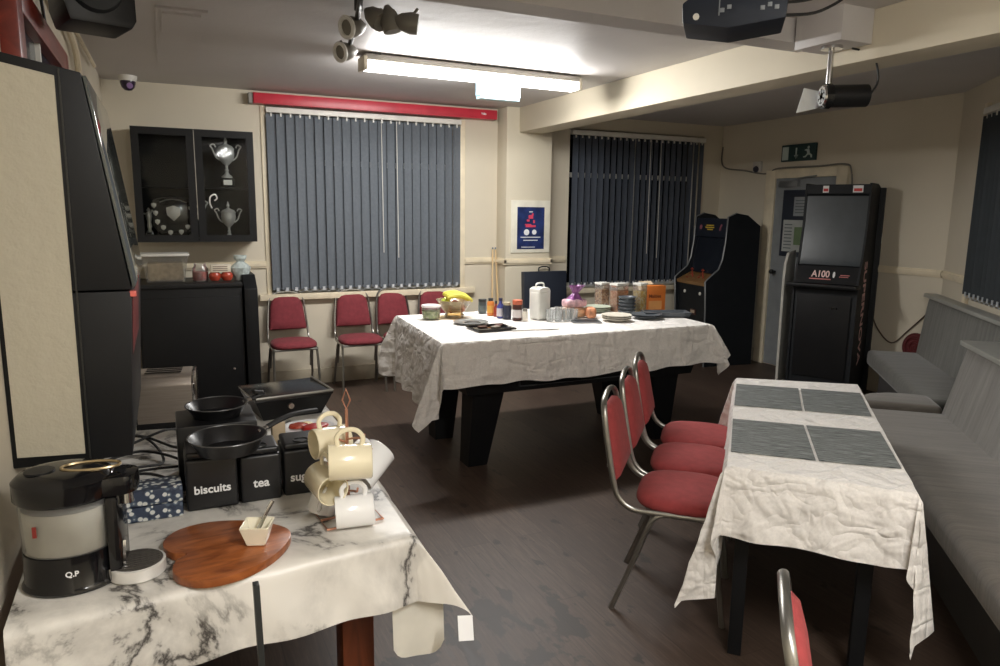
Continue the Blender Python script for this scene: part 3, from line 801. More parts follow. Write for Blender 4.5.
# ------------------------------------------------------------------ draped cloths
def cloth(name, quad, z, drops, flare, m, label, fold=.012, top_m=None, single=False, A=None, seed=1, tops=.0015, nt=40, skirt_m=None, wob=.02, cdir=None):
    """quad: corners counter-clockwise from above; drops[i]: overhang along the edge i -> i+1"""
    b = B(); Q = [Vector((q[0], q[1], 0)) for q in quad]
    ctr = sum(Q, Vector()) / 4
    nrm = []
    for i in range(4):
        e = Q[(i + 1) % 4] - Q[i]; n = Vector((e.y, -e.x, 0)).normalized()
        nrm.append(n)
    def nz(p, s): return noise.noise(Vector((p[0] * s + seed * 7.3, p[1] * s, p[2] * s)))
    # top
    def top(u, v):
        p = Q[0] * (1 - u) * (1 - v) + Q[1] * u * (1 - v) + Q[2] * u * v + Q[3] * (1 - u) * v
        edge = min(u, 1 - u, v, 1 - v)
        zz = z + tops * nz((p.x, p.y, 0), 9) * min(1, edge * 20)
        return (p.x, p.y, zz)
    b.grid(top, nt, nt, m)
    nd = 14
    R0 = .012
    def hang(p, n, d, s, dr, fl):
        """point at overhang d below the edge point p"""
        if d < R0 * 1.57:
            a = d / R0; return p + n * (R0 * sin(a)) + Vector((0, 0, z - R0 * (1 - cos(a))))
        k = d - R0 * .57
        w = fold * (k / .3) * sin(s * 23 + 3 * nz((s * 1.5, seed, 0), 1.3)) + .022 * (k / .3) * nz((s, k, seed), 3.2) + .012 * nz((s, k, seed + 3), 9) * min(1, k / .08)
        return p + n * (R0 + k * sin(fl) + w + abs(fold) * k / .3) + Vector((0, 0, z - k * cos(fl)))
    for i in range(4):
        dr = drops[i]
        if dr <= .0: continue
        a, e = Q[i], Q[(i + 1) % 4]; Ln = (e - a).length; nu = max(8, int(Ln / .022)); n = nrm[i]
        def side(u, v, a=a, e=e, n=n, dr=dr, Ln=Ln, i=i):
            p = a.lerp(e, u); s = u * Ln
            ends = min(1, min(u, 1 - u) * Ln / .08)
            dd = dr * (1 + wob * nz((s, i, seed), 4) * ends)
            q = hang(p, n, dd * v, s, dr, flare[i])
            q0 = p + n * (R0 + max(0, dd * v - .019) * sin(flare[i])) if False else None
            if ends < 1:
                base = hang0(p, n, dd * v, flare[i]); q = base.lerp(q, ends)
            return q
        def hang0(p, n, d, fl):
            if d < R0 * 1.57:
                aa = d / R0; return p + n * (R0 * sin(aa)) + Vector((0, 0, z - R0 * (1 - cos(aa))))
            k = d - R0 * .57
            return p + n * (R0 + k * sin(fl)) + Vector((0, 0, z - k * cos(fl)))
        b.grid(side, nu, nd, (skirt_m or {}).get(i, m))
    for i in range(4):       # corner between edge i-1 and edge i
        da, db = drops[i - 1], drops[i]
        if da <= 0 or db <= 0: continue
        na, nb = nrm[i - 1], nrm[i]; c = Q[i]; dg = (na + nb).normalized()
        def corner(u, v, da=da, db=db, na=na, nb=nb, c=c, dg=dg, i=i):
            ph = u * pi / 2
            rm = min(da / max(cos(ph), 1e-4), db / max(sin(ph), 1e-4))
            # round the very tip a little
            d = rm * v
            n = (na * cos(ph) + nb * sin(ph)).normalized()
            fl = flare[i - 1] * (1 - u) + flare[i] * u
            if single:
                k = (A if A else radians(42)) * sin(2 * ph) ** 2; dir_ = dg
            else:
                k = radians(A if A else 21) * sin(4 * ph) ** 2
                ang = .35 if ph < pi / 4 else -.35
                dir_ = (na * cos(.35) + nb * sin(.35)) if ph < pi / 4 else (na * sin(.35) + nb * cos(.35))
            if cdir and i in cdir:
                dir_ = Vector(cdir[i])
            if d < R0 * 1.57:
                aa = d / R0; return c + n * (R0 * sin(aa)) + Vector((0, 0, z - R0 * (1 - cos(aa))))
            kk = d - R0 * .57
            tilt = n * sin(fl) * (1 - sin(k)) + dir_ * sin(k)
            dz = sqrt(max(0.02, 1 - min(.98, tilt.length_squared)))
            crease = .008 * nz((u * 2, kk * 4, seed + i), 3) * min(1, kk / .1) * min(1, min(u, 1 - u) * 6)
            return c + n * R0 + tilt * kk + n * crease + Vector((0, 0, z - kk * dz))
        b.grid(corner, 36, nd, m)
    bmesh.ops.remove_doubles(b.bm, verts=b.bm.verts, dist=8e-4)
    o = b.build(name, m, smooth=180)
    md = o.modifiers.new('thick', 'SOLIDIFY'); md.thickness = .0015; md.offset = -1
    tag(o, label, 'tablecloth')
    return o

# ------------------------------------------------------------------ pool table
PT = (2.425, 4.375); PRZ = radians(.2)
t = thing('pool_table', 'black pool table under the crumpled white tablecloth', 'pool table', (*PT, 0), PRZ)
hx, hy = .93, .55
c = B(); c.box(-hx, hx, -hy, hy, .76, .838, bev=.02); c.build('rail_top', BLACK, t)
def frustum(b, x0, y0, z0, x1, y1, z1, m=None, ox=0, oy=0):
    v = [(-x0 + ox, -y0 + oy, z0), (x0 + ox, -y0 + oy, z0), (x0 + ox, y0 + oy, z0), (-x0 + ox, y0 + oy, z0), (-x1, -y1, z1), (x1, -y1, z1), (x1, y1, z1), (-x1, y1, z1)]
    b.add(v, [(0, 3, 2, 1), (4, 5, 6, 7), (0, 1, 5, 4), (1, 2, 6, 5), (2, 3, 7, 6), (3, 0, 4, 7)], m)
c = B(); frustum(c, .84, .5, .5, .93, .535, .76); c.build('body', BLACK, t)
c = B()
for z in (.53, .6): c.box(-.5, .4, -.518, -.49, z, z + .004)
c.box(-.5, -.496, -.518, -.49, .53, .604); c.box(.396, .4, -.518, -.49, .53, .604)
c.build('return_frame', mat('dark_trim', (66, 68, 70), .4), t)
for sx in (-1, 1):
    for sy in (-1, 1):
        c = B(); cx, cy = sx * .68, sy * .3
        v = []
        for (z, w0, w1, d) in ((0, .0, .11, .1), (.55, .0, .2, .14)):
            xa, xb = (cx - .1, cx - .1 + w1 + .02) if sx < 0 else (cx + .1 - w1 - .02, cx + .1)
            yo = cy + sy * (.06 if z > 0 else 0)
            v += [(xa, yo - d / 2 - .02, z), (xb, yo - d / 2 - .02, z), (xb, yo + d / 2 + .02, z), (xa, yo + d / 2 + .02, z)]
        c.add(v, [(0, 3, 2, 1), (4, 5, 6, 7), (0, 1, 5, 4), (1, 2, 6, 5), (2, 3, 7, 6), (3, 0, 4, 7)]); c.build('leg', BLACK, t)
def rot2(x, y, a, o): return (o[0] + x * cos(a) - y * sin(a), o[1] + x * sin(a) + y * cos(a))
ZP = .846
quad = [(1.396, 3.795), (3.366, 3.806), (3.44, 4.95), (1.476, 4.945)]
cloth('tablecloth', quad, ZP, (.27, .235, .1, .45), (.05, .22, .05, .02), CLOTH, 'crumpled white tablecloth over the pool table, set with food and crockery', fold=.008, seed=2, skirt_m={3: SATIN}, nt=60, A=24, wob=.1)

# ------------------------------------------------------------------ right hand table
q2 = [(1.70, 1.804), (2.077, 1.375), (3.158, 2.471), (2.682, 2.817)]
ux = Vector((.713, .701, 0)); vx = Vector((.701, -.713, 0))
t = thing('dining_table', 'black legged table under the white cloth with grey placemats', 'table', (2.39, 2.11, 0), atan2(.701, .713))
c = B(); c.box(-.70, .70, -.27, .27, .715, .742, bev=.004); c.build('tabletop', BLACK, t)
c = B(); c.box(-.66, .66, -.24, -.22, .63, .715); c.box(-.66, .66, .22, .24, .63, .715); c.box(-.66, -.64, -.22, .22, .63, .715); c.box(.64, .66, -.22, .22, .63, .715); c.build('apron', BLACK, t)
for sx in (-1, 1):
    for sy in (-1, 1):
        c = B(); c.box(sx * .6 - .024, sx * .6 + .024, sy * .2 - .024, sy * .2 + .024, 0, .715, bev=.004); c.build('leg', BLACK, t)
Z2 = .748
cloth('tablecloth', q2, Z2, (.25, .46, .2, .5), (.06, .17, .05, .0), CLOTH, 'white tablecloth with hanging corners under the grey placemats', fold=.006, seed=5, A=14, cdir={1: (-.7, -.1, 0)}, wob=.06)
mats = [('far left', (2.6, 2.69), (2.80, 2.515)), ]
def placemat(p, label):
    m_ = B(); P = [Vector((*q, 0)) for q in p]; ctr = sum(P, Vector()) / 4
    M = frame_m((ctr.x, ctr.y, Z2 + .0035), ux, (0, 0, 1)); Mi = M.inverted()
    L = [(Mi @ Vector((q.x, q.y, Z2 + .0035))) for q in P]
    m_.prism([(q.x, q.y) for q in L], 'xy', -.0012, .0016)
    o = m_.build('placemat', MAT, M=M); tag(o, label, 'placemat', 'woven grey placemats')
placemat([(2.57, 2.70), (2.275, 2.395), (2.49, 2.21), (2.79, 2.51)], 'woven grey placemat at the far left of the table, beside the farthest red chair')
placemat([(2.798, 2.503), (2.498, 2.203), (2.698, 2.028), (2.998, 2.326)], 'woven grey placemat at the far right of the table, next to the bench')
placemat([(2.111, 2.225), (1.81, 1.906), (2.02, 1.716), (2.316, 2.042)], 'woven grey placemat at the near left of the table, beside the nearest red chair')
placemat([(2.324, 2.035), (2.028, 1.709), (2.226, 1.541), (2.531, 1.858)], 'woven grey placemat at the near right of the table, next to the bench')

# ------------------------------------------------------------------ benches
def bench(label, n0, n1, u0, u1, zs, zb, lean, mseat, mback, ledge=True, base=.1, rounded=.0, lt=.03, capn=.2):
    # local x along U, y along NW
    M = Matrix((tuple(U), tuple(NW), (0, 0, 1))).transposed().to_4x4()
    t = thing('bench', label, 'bench', M=M @ Matrix.Translation((u0, n0, 0)))
    L = u1 - u0; D = n1 - n0
    c = B(); c.box(0, L, -.01, D + lean + .03, zs - .13, zs, bev=.045, seg=4)
    c.build('seat', mseat, t, smooth=60)
    c = B(); c.box(.02, L - .02, base, D + lean, 0, zs - .13); c.build('base', KICK, t)
    c = B(); c.prism([(D, zs - .02), (D + lean, zb), (D + lean + .08, zb), (D + lean + .08, zs - .1), (D, zs - .1)], 'yz', .0, L, bev=.03, seg=3); c.build('backrest', mback, t, smooth=60)
    if ledge:
        c = B(); c.box(-.02, L + .03, D + lean - .03, D + lean + capn, zb + .002, zb + lt, bev=.004); c.build('ledge', LEDGE, t)
    return t
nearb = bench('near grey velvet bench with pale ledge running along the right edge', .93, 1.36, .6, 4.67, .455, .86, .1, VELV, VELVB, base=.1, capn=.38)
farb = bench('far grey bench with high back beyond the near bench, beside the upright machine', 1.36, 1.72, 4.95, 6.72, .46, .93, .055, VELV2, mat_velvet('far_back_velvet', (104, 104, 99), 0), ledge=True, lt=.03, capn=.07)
# rounded loose end seat between the two
Mb = Matrix((tuple(U), tuple(NW), (0, 0, 1))).transposed().to_4x4()
t = thing('corner_seat', 'rounded grey seat cushion between the near and far benches', 'seat', M=Mb @ Matrix.Translation((4.73, .93, 0)))
c = B()
out = [(0, 0), (.16, .02), (.26, .1), (.32, .22), (.33, .36), (.3, .47), (0, .47)]
c.prism(out, 'xy', .33, .475, bev=.045, seg=4); c.build('cushion', VELV, t, smooth=60)
c = B(); c.prism([(.01, .1), (.2, .14), (.25, .22), (.26, .36), (.25, .44), (.01, .44)], 'xy', 0, .33); c.build('base', KICK, t)
# dark red coil behind the far bench
c = B()
for k in range(6):
    r = .115 - .02 * k; cx = Vector((XR - .06 - .012 * (k % 2), 3.985, .485))
    c.tube([cx + Vector((0, r * cos(a * pi / 14), r * sin(a * pi / 14))) for a in range(28)], .013, 6, closed=True)
o = c.build('cable_reel', mat('dark_red_rubber', (92, 34, 36), .5)); tag(o, 'dark red coiled cable behind the end of the far bench', 'cable reel')

# ------------------------------------------------------------------ arcade machines
MARK = mat('t_mould', (120, 122, 124), .3, .3)
def arcade_one():
    M = frame_m((5.62, 5.74, 0), (-.99, .12, 0), (0, 0, 1))          # x: towards the front, y: -(width) side
    t = thing('arcade_cabinet', 'black upright arcade machine in the corner beside the right blind', 'arcade machine', M=M)
    # local y: M's y = z cross x ; points along -Y world roughly
    W = .6
    prof = [(-.02, 0), (.56, 0), (.58, .62), (.6, .9), (.53, .96), (.45, 1.02), (.41, 1.12), (.385, 1.3), (.37, 1.56), (.27, 1.6), (.14, 1.58), (-.02, 1.47)]
    for y0 in (-.018, -W):
        c = B(); c.prism(prof, 'xz', y0, y0 + .018); s = c.build('side_panel', CABK, t)
        e = B(); e.tube([(x + (.0 if x < .1 else .003), y0 + .009, z) for x, z in prof[1:10]], .009, 6); e.build('edge_trim', MARK, s)
    c = B(); c.prism([(0, .02), (.53, .02), (.55, .62), (.57, .84), (.38, .9), (.31, 1.14), (.3, 1.36), (.34, 1.4), (.335, 1.53), (.0, 1.44)], 'xz', -W + .018, -.018); c.build('body', CABK, t)
    c = B(); c.prism([(.575, .845), (.585, .875), (.4, .965), (.39, .935)], 'xz', -W + .019, -.019); cp = c.build('control_panel', mat_wood('panel_wood', (120, 88, 52), (150, 112, 70), (8, 1, 8), .4), t)
    for y in (-.2, -.4):
        j = B(); j.cyl((.5, y, .91), (.51, y, .985), .008, seg=8); j.lathe([(0, -.02), (.02, 0), (0, .02)], (.51, y, 1.0), 12); j.build('joystick', mat('stick_red', (150, 60, 44), .4), cp)
    for i, (x, y) in enumerate(((.47, -.11), (.5, -.08), (.44, -.13), (.47, -.3), (.5, -.28), (.44, -.33), (.52, -.47), (.46, -.5))):
        j = B(); z = .845 + (.585 - x) * .49 + .03; j.cyl((x, y, z - .01), (x + .004, y, z + .012), .016, seg=10); j.build('button', mat('button_brown', (120, 62, 40), .4), cp)
    c = B(); c.prism([(.425, .965), (.36, 1.34), (.35, 1.34), (.415, .96)], 'xz', -W + .02, -.02); c.build('screen_glass', mat('screen_dark', (30, 34, 42), .15), t)
    c = B(); c.prism([(.378, 1.35), (.362, 1.545), (.352, 1.545), (.368, 1.35)], 'xz', -W + .02, -.02); mq = c.build('marquee', mat('marquee_navy', (34, 38, 48), .3), t)
    Mq = frame_m((.3715, -W / 2, 1.45), (0, 1, 0), (1, 0, .082))
    c = B()
    for k, w in enumerate((.07, .11, .09)): c.box(-w, w * .5, -.03 + k * .022, -.018 + k * .022, 0, .001, M=Mq)
    c.build('marquee_lettering', YELLOWT, mq)
    c = B(); c.lathe([(0, 0), (.025, 0), (.025, .001), (0, .001)], (-.19, 0, 0), 14, M=Mq); c.prism([(.15, -.03), (.17, -.03), (.175, .0), (.195, .03), (.17, .035), (.155, .01)], 'xy', 0, .001, M=Mq); c.build('marquee_art', mat('art_rose', (150, 90, 100), .5), mq)
    for y in (-.14, -.43):
        c = B(); c.lathe([(.018, 0), (.018, .008), (0, .01)], (0, 0, 0), 14, M=frame_m((.566, y, .76), (0, 1, 0), (1, 0, .0))); c.build('front_button', WHITEP, t)
    c = B(); c.box(.535, .556, -.33, -.23, .52, .58, bev=.003); cd = c.build('coin_slot', mat('coin_plate', (70, 40, 36), .4), t)
    c = B(); c.box(.556, .559, -.315, -.245, .54, .57); c.build('slot_plate', mat('coin_pale', (180, 160, 140), .4), cd)
    c = B(); c.cyl((.02, -W + .1, 0), (.02, -W + .1, .02), .02); 
    c.bm.free()
    return t
arcade_one()

def arcade_two():
    a = radians(26)
    f = Vector((-cos(a), -sin(a), 0)); M = frame_m((5.65, 4.72, 0), f, (0, 0, 1)) @ Matrix.Diagonal((.8, .82, 1, 1))   # x to the front, y towards -Y
    t = thing('quiz_machine', 'tall black upright touch screen machine standing in front of the door', 'arcade machine', M=M)
    W = .33
    prof = [(-.02, 0), (.58, 0), (.58, 1.0), (.52, 1.15), (.48, 1.22), (.41, 1.5), (.4, 1.78), (.4, 1.87), (.1, 1.87), (-.02, 1.84)]
    for s in (-W, W - .02):
        c = B(); c.prism(prof, 'xz', s, s + .02); c.build('side_panel', CABK, t)
    c = B(); c.prism([(0, .02), (.56, .02), (.56, 1.0), (.47, 1.15), (.4, 1.4), (.36, 1.55), (.37, 1.8), (.37, 1.86), (0, 1.82)], 'xz', -W + .02, W - .02); c.build('body', CABK, t)
    c = B(); c.box(-.14, -.02, -W + .02, W + .05, .0, 1.84, bev=.006); c.build('rear_column', CABK, t)
    c = B(); c.box(.5, .7, -W - .04, W + .01, .965, 1.0, bev=.012); c.build('control_shelf', BLACKP, t)
    # reclining screen
    Ms = frame_m((.405, 0, 1.46), (0, 1, 0), (1, 0, .0))
    c = B(); c.prism([(.5, 1.16), (.468, 1.22), (.4, 1.5), (.388, 1.76), (.376, 1.76), (.386, 1.5), (.452, 1.2)], 'xz', -W + .021, W - .021); c.build('screen', mat('screen_grey', (58, 64, 68), .3), t)
    c = B(); c.prism([(.38, 1.765), (.396, 1.78), (.396, 1.86), (.38, 1.86)], 'xz', -W + .021, W - .021); hd = c.build('header', CABK, t)
    for y, w in ((-.12, .03), (.2, .05)):
        c = B(); c.box(.3965, .3975, y - w, y + w, 1.79, 1.85); s = c.build('sticker', WHITET, hd)
        c = B(); c.box(.3976, .3982, y - w * .8, y + w * .8, 1.8, 1.825); c.build('sticker_print', REDT, s)
    c = B(); c.prism([(.58, 1.002), (.515, 1.15), (.5, 1.15), (.56, 1.002)], 'xz', -W + .021, W - .021); lp = c.build('title_panel', mat('title_black', (20, 20, 22), .6, spec=.2), t)
    Mt = frame_m((.4755, -.1, 1.085), (0, 1, 0), (.93, 0, .37))
    Mt = frame_m((0, 0, 0), (0, 1, 0), (.148, 0, .065)); Mt.translation = Vector((.5475, -.06, 1.08))
    text('title_lettering', 'A100', .085, mat('pink_white', (240, 206, 200), .5), lp, Mt)
    c = B(); c.box(-.11, .11, -.05, -.04, 0, .001, M=Mt); c.box(.2, .29, -.005, .002, 0, .001, M=Mt); c.box(.19, .28, -.02, -.014, 0, .001, M=Mt); c.build('title_print', mat('pink_print', (206, 120, 116), .5), lp)
    c = B(); c.lathe([(0, 0), (.014, 0), (.014, .001), (0, .001)], (.15, -.0, 0), 12, M=Mt @ Matrix.Diagonal((.9, 2.1, 1, 1))); c.build('coin_mark', WHITET, lp)
    c = B(); c.box(.581, .584, -W + .06, W - .06, .16, .9, bev=.002); dd = c.build('front_door', BLACKP, t)
    c = B(); c.box(.584, .588, .08, .11, .78, .795); c.box(.584, .588, .13, .145, .78, .795); c.build('lock', CHROME, dd)
    # lettering reading down the right flank
    Mv = frame_m((.3, W + .001, .74), (-.06, 0, -1), (0, 1, 0))
    text('side_lettering', 'SUPERNOVA', .16, mat('flank_letters', (214, 170, 166), .5), t, Mv, sx=1.02)
    c = B(); c.box(-.1, -.05, W + .0505, W + .0515, 1.35, 1.44); c.build('sticker', WHITET, t)
    return t
arcade_two()
t = B(); Mbd = frame_m((5.3, 5.02, 0), (-.9, -.44, 0), (0, 0, 1))
t.prism([(-.2, .002), (.06, .002), (.075, 1.02), (.06, 1.14), (0, 1.24), (-.2, 1.26)], 'xz', -.012, .012, bev=.004, M=Mbd)
o = t.build('folded_panel', mat('panel_white', (200, 198, 190), .5)); tag(o, 'white panel with rounded corner standing between the door and the upright machine', 'panel')

# ------------------------------------------------------------------ left: wall machine with cream side
t = thing('wall_jukebox', 'tall black wall hung machine with cream side panel at left edge', 'jukebox', (XL, 2.1, .935))
P = [(0, 0), (.272, 0), (.3, .447), (.226, .985), (0, 1.03)]
c = B(); c.prism([(.0, 0), (.272, 0), (.298, .445), (.0, .445)], 'xz', 0, .78, bev=.004); c.build('lower_case', BLACK, t)
c = B(); c.prism([(.0, .449), (.298, .449), (.222, .985), (0, 1.03)], 'xz', 0, .78, bev=.004); c.build('upper_case', BLACK, t)
c = B(); c.prism([(.012, .03), (.162, .022), (.166, .972), (.012, 1.003)], 'xz', -.006, .0); c.build('side_panel', PANELC, t)
c = B(); c.prism([(.17, .0), (.174, .0), (.178, .99), (.174, .99)], 'xz', -.004, 0); c.build('side_groove', DARKM, t)
c = B(); c.prism([(.3, .455), (.308, .455), (.232, .98), (.224, .98)], 'xz', .01, .77, bev=.002); c.build('front_glass', mat('jukebox_glass', (70, 76, 74), .05, spec=1), t)
c = B(); c.box(.292, .309, .0, .03, .43, .445, bev=.003); c.build('red_button', mat('button_coral', (226, 110, 100), .3), t)
c = B(); c.prism([(.2888, .27), (.2896, .27), (.2995, .435), (.2985, .435)], 'xz', .04, .5); c.build('red_artwork', mat('art_red', (120, 40, 44), .3, var=.5, nscale=14), t)

# ------------------------------------------------------------------ trophy cabinet
t = thing('display_cabinet', 'black wall cabinet with glass doors full of trophies', 'cabinet', (-.2, 6.356, 1.318))
CW, CH, CD = .895, .885, .248
c = B(); c.box(0, .02, 0, CD, 0, CH); c.box(CW - .02, CW, 0, CD, 0, CH); c.box(.02, CW - .02, 0, CD, 0, .025); c.box(.02, CW - .02, 0, CD, CH - .025, CH); c.box(.02, CW - .02, CD - .01, CD, .025, CH - .025); c.build('case', BLACK, t)
c = B(); c.box(.02, CW - .02, .03, CD - .01, .425, .443); c.build('shelf', BLACK, t)
for i, (x0, x1) in enumerate(((0, .444), (.451, CW))):
    w = .055; c = B()
    c.box(x0, x0 + w, -.022, -.002, 0, CH); c.box(x1 - w, x1, -.022, -.002, 0, CH); c.box(x0 + w, x1 - w, -.022, -.002, 0, w); c.box(x0 + w, x1 - w, -.022, -.002, CH - w, CH)
    dd = c.build('door', BLACK, t)
    g = B(); g.box(x0 + w, x1 - w, -.014, -.010, w, CH - w); g.build('pane', PANE, dd)
    if i == 1:
        g = B(); hx_ = x0 + .045; g.tube(smoothpath([(hx_ + .06, -.03, .27), (hx_ + .045, -.04, .31), (hx_ + .05, -.045, .36), (hx_ + .085, -.04, .38), (hx_ + .1, -.035, .35), (hx_ + .08, -.035, .33)]), .006, 6); g.build('door_handle', SILV, dd)
        g = B(); g.box(x0 - .006, x0 - .001, -.026, -.022, .18, CH - .01); g.build('door_strip', STEEL, dd)
def trophy(label, loc, s, lid=True, handles=True, plinth=False, rz=0):
    t = thing('trophy_cup', label, 'trophy', loc, rz, 'silver trophies in the wall cabinet')
    z0 = .07 if plinth else 0
    if plinth:
        c = B(); c.box(-.05 * s, .05 * s, -.05 * s, .05 * s, 0, z0 * s, bev=.004); c.build('plinth', BLACKG, t)
        c = B(); c.box(-.032 * s, .032 * s, -.052 * s, -.05 * s, .015 * s, .055 * s); c.build('name_plate', SILV, t)
    c = B(); c.lathe([(r * s, (z + z0) * s) for r, z in ((.0, 0), (.04, 0), (.042, .012), (.02, .03), (.011, .05), (.018, .06), (.01, .07), (.012, .1), (.03, .115), (.055, .15), (.063, .19), (.06, .22), (.066, .232), (.06, .23), (.05, .19), (0, .16))], seg=20); c.build('cup', SILV, t)
    if lid:
        c = B(); c.lathe([(r * s, (z + z0) * s) for r, z in ((.062, .232), (.05, .25), (.02, .262), (.008, .275), (.014, .29), (.008, .305), (.003, .325), (0, .328))], seg=16); c.build('lid', SILV, t)
    if handles:
        for q in (-1, 1):
            c = B(); c.tube(smoothpath([(q * .05 * s, 0, (.14 + z0) * s), (q * .08 * s, 0, (.17 + z0) * s), (q * .1 * s, 0, (.225 + z0) * s), (q * .115 * s, 0, (.25 + z0) * s), (q * .09 * s, 0, (.262 + z0) * s), (q * .076 * s, 0, (.24 + z0) * s)]), .006 * s, 6); c.build('handle', SILV, t)
CX, CZ = -.2, 1.318
trophy('tall silver cup with lid on the upper shelf at right', (CX + .69, 6.435, CZ + .444), 1.02, plinth=True)
trophy('silver lidded cup on the cabinet floor at lower right', (CX + .685, 6.435, CZ + .026), .92, handles=True)
trophy('silver two handled cup right of the shield, behind the door frame', (CX + .40, 6.5, CZ + .026), 1.15, lid=False, plinth=False)
t = thing('trophy_shield', 'round black trophy shield covered in small silver shields', 'trophy', (CX + .27, 6.43, CZ + .026), 0, 'silver trophies in the wall cabinet')
sh = [(-.1, .02), (0, 0), (.1, .02), (.17, .12), (.18, .24), (.14, .31), (0, .345), (-.14, .31), (-.18, .24), (-.17, .12)]
c = B(); c.prism(sh, 'xz', -.012, .012, bev=.004); c.build('board', BLACKG, t)
def mini(b, x, z, s): b.prism([(x, z - s), (x + s * .8, z - s * .2), (x + s * .85, z + s * .7), (x, z + s), (x - s * .85, z + s * .7), (x - s * .8, z - s * .2)], 'xz', -.018, -.012, bev=.001)
c = B(); mini(c, 0, .2, .062); c.build('centre_shield', SILV, t)
for x, z in ((-.13, .2), (-.12, .13), (-.08, .085), (-.03, .045), (.05, .05), (.1, .09), (.14, .15), (.13, .24), (-.14, .26)):
    c = B(); mini(c, x, z, .022); c.build('small_shield', SILV, t)
c = B(); c.tube([(-.1, -.014, .285), (-.05, -.014, .305), (0, -.014, .31), (.05, -.014, .305), (.1, -.014, .285)], .012, 6, flat=.4); c.build('ribbon', SILV, t)
t = thing('trophy_figure', 'small silver figure trophy left of the shield', 'trophy', (CX + .09, 6.40, CZ + .026), 0, 'silver trophies in the wall cabinet')
c = B(); c.box(-.03, .03, -.03, .03, 0, .05, bev=.003); c.build('plinth', BLACKG, t)
c = B(); c.lathe([(.025, .05), (.012, .07), (.02, .1), (.014, .13), (.024, .17), (.02, .2), (.008, .21), (.016, .225), (0, .245)], seg=12); c.tube([(-.045, 0, .2), (0, 0, .185), (.03, -.01, .225)], .008, 6); c.build('figure', SILV, t)

# black floor cabinet under the trophies
t = thing('floor_cabinet', 'large black cabinet standing under the trophy cabinet', 'cabinet', (-.22, 6.0, -.022))
c = B(); c.box(.0, .745, .0, .56, .022, 1.0, bev=.006); c.build('carcass', BLACK, t)
c = B(); c.box(-.005, .75, -.012, .56, 1.002, 1.035, bev=.004); c.build('top', BLACKP, t)
c = B(); c.prism([(-.03, .022), (-.03, .985), (.12, 1.085), (.57, 1.085), (.57, .022)], 'yz', .76, .86, bev=.005); c.build('end_panel', BLACK, t)
c = B(); c.box(.02, .73, -.01, -.001, .12, .93, bev=.004); c.build('front_panel', BLACK, t)
c = B(); c.cyl((.66, -.012, .35), (.66, -.022, .35), .01, seg=10); c.build('lock', CHROME, t)
TOPC = 1.0145
t = thing('storage_tub', 'clear plastic tub with pale lid on the black cabinet', 'tub', (-.18, 6.17, TOPC))
c = B(); v = []
for z, i in ((0, .03), (.2, 0)): v += [(0 + i, i, z), (.33 - i, i, z), (.33 - i, .24 - i, z), (i, .24 - i, z)]
c.add(v, [(0, 3, 2, 1), (0, 1, 5, 4), (1, 2, 6, 5), (2, 3, 7, 6), (3, 0, 4, 7)]); c.build('tub_body', TUBP, t)
c = B(); c.box(-.012, .342, -.012, .252, .2, .22, bev=.008); c.build('lid', mat('tub_lid', (206, 204, 196), .4), t)
c = B(); c.box(.036, .294, .036, .204, .006, .15, bev=.02); c.build('contents', mat('beige_food', (205, 188, 156), .8, var=.15, nscale=30), t)
t = thing('glass_jar', 'squat glass jar of red sauce beside the plastic tub', 'jar', (.235, 6.2, TOPC))
c = B(); c.lathe([(.0, 0), (.055, 0), (.06, .02), (.06, .1), (.045, .12), (.045, .14)], seg=20, cap=False); c.build('jar_body', TUBP, t)
c = B(); c.lathe([(0, .006), (.05, .006), (.055, .02), (.055, .075), (0, .077)], seg=20); c.build('contents', mat('tomato_red', (160, 62, 46), .5), t)
for i, x in enumerate((.34, .43)):
    c = B(); c.lathe([(0, .0), (.03, .004), (.046, .03), (.045, .055), (.025, .078), (0, .07)], (0, 0, 0), 18)
    o = c.build('tomato', mat('tomato_skin', (168, 66, 48), .25), loc=(x, 6.16, TOPC)); tag(o, ['tomato under the white carton, next to the sauce jar', 'tomato under the white carton, next to the crinkled bag'][i], 'tomato', 'tomatoes on the black cabinet')
t = thing('food_carton', 'small white carton resting on two tomatoes', 'carton', (.385, 6.165, TOPC + .072))
c = B(); c.box(-.075, .075, -.04, .04, 0, .06, bev=.004); c.build('carton_body', mat('carton_white', (214, 204, 186), .6), t)
c = B()
for i in range(3): c.box(-.06, .05, -.0412, -.04, .012 + i * .015, .018 + i * .015)
c.build('print_lines', mat('carton_print', (120, 100, 86), .6), t)
c = B()
def bag(u, v):
    a = 2 * pi * u; r = [.05, .07, .075, .06, .03, .05][min(5, int(v * 5.99))]
    r *= 1 + .18 * noise.noise(Vector((cos(a) * 2, sin(a) * 2, v * 5)))
    return (r * cos(a), r * .8 * sin(a), v * .2)
c.grid(bag, 18, 9, closeu=True); o = c.build('plastic_bag', mat('bag_film', (176, 186, 184), .25, var=.2, nscale=30), loc=(.54, 6.2, TOPC), smooth=20); tag(o, 'crinkled clear bag at the right end of the black cabinet', 'bag')

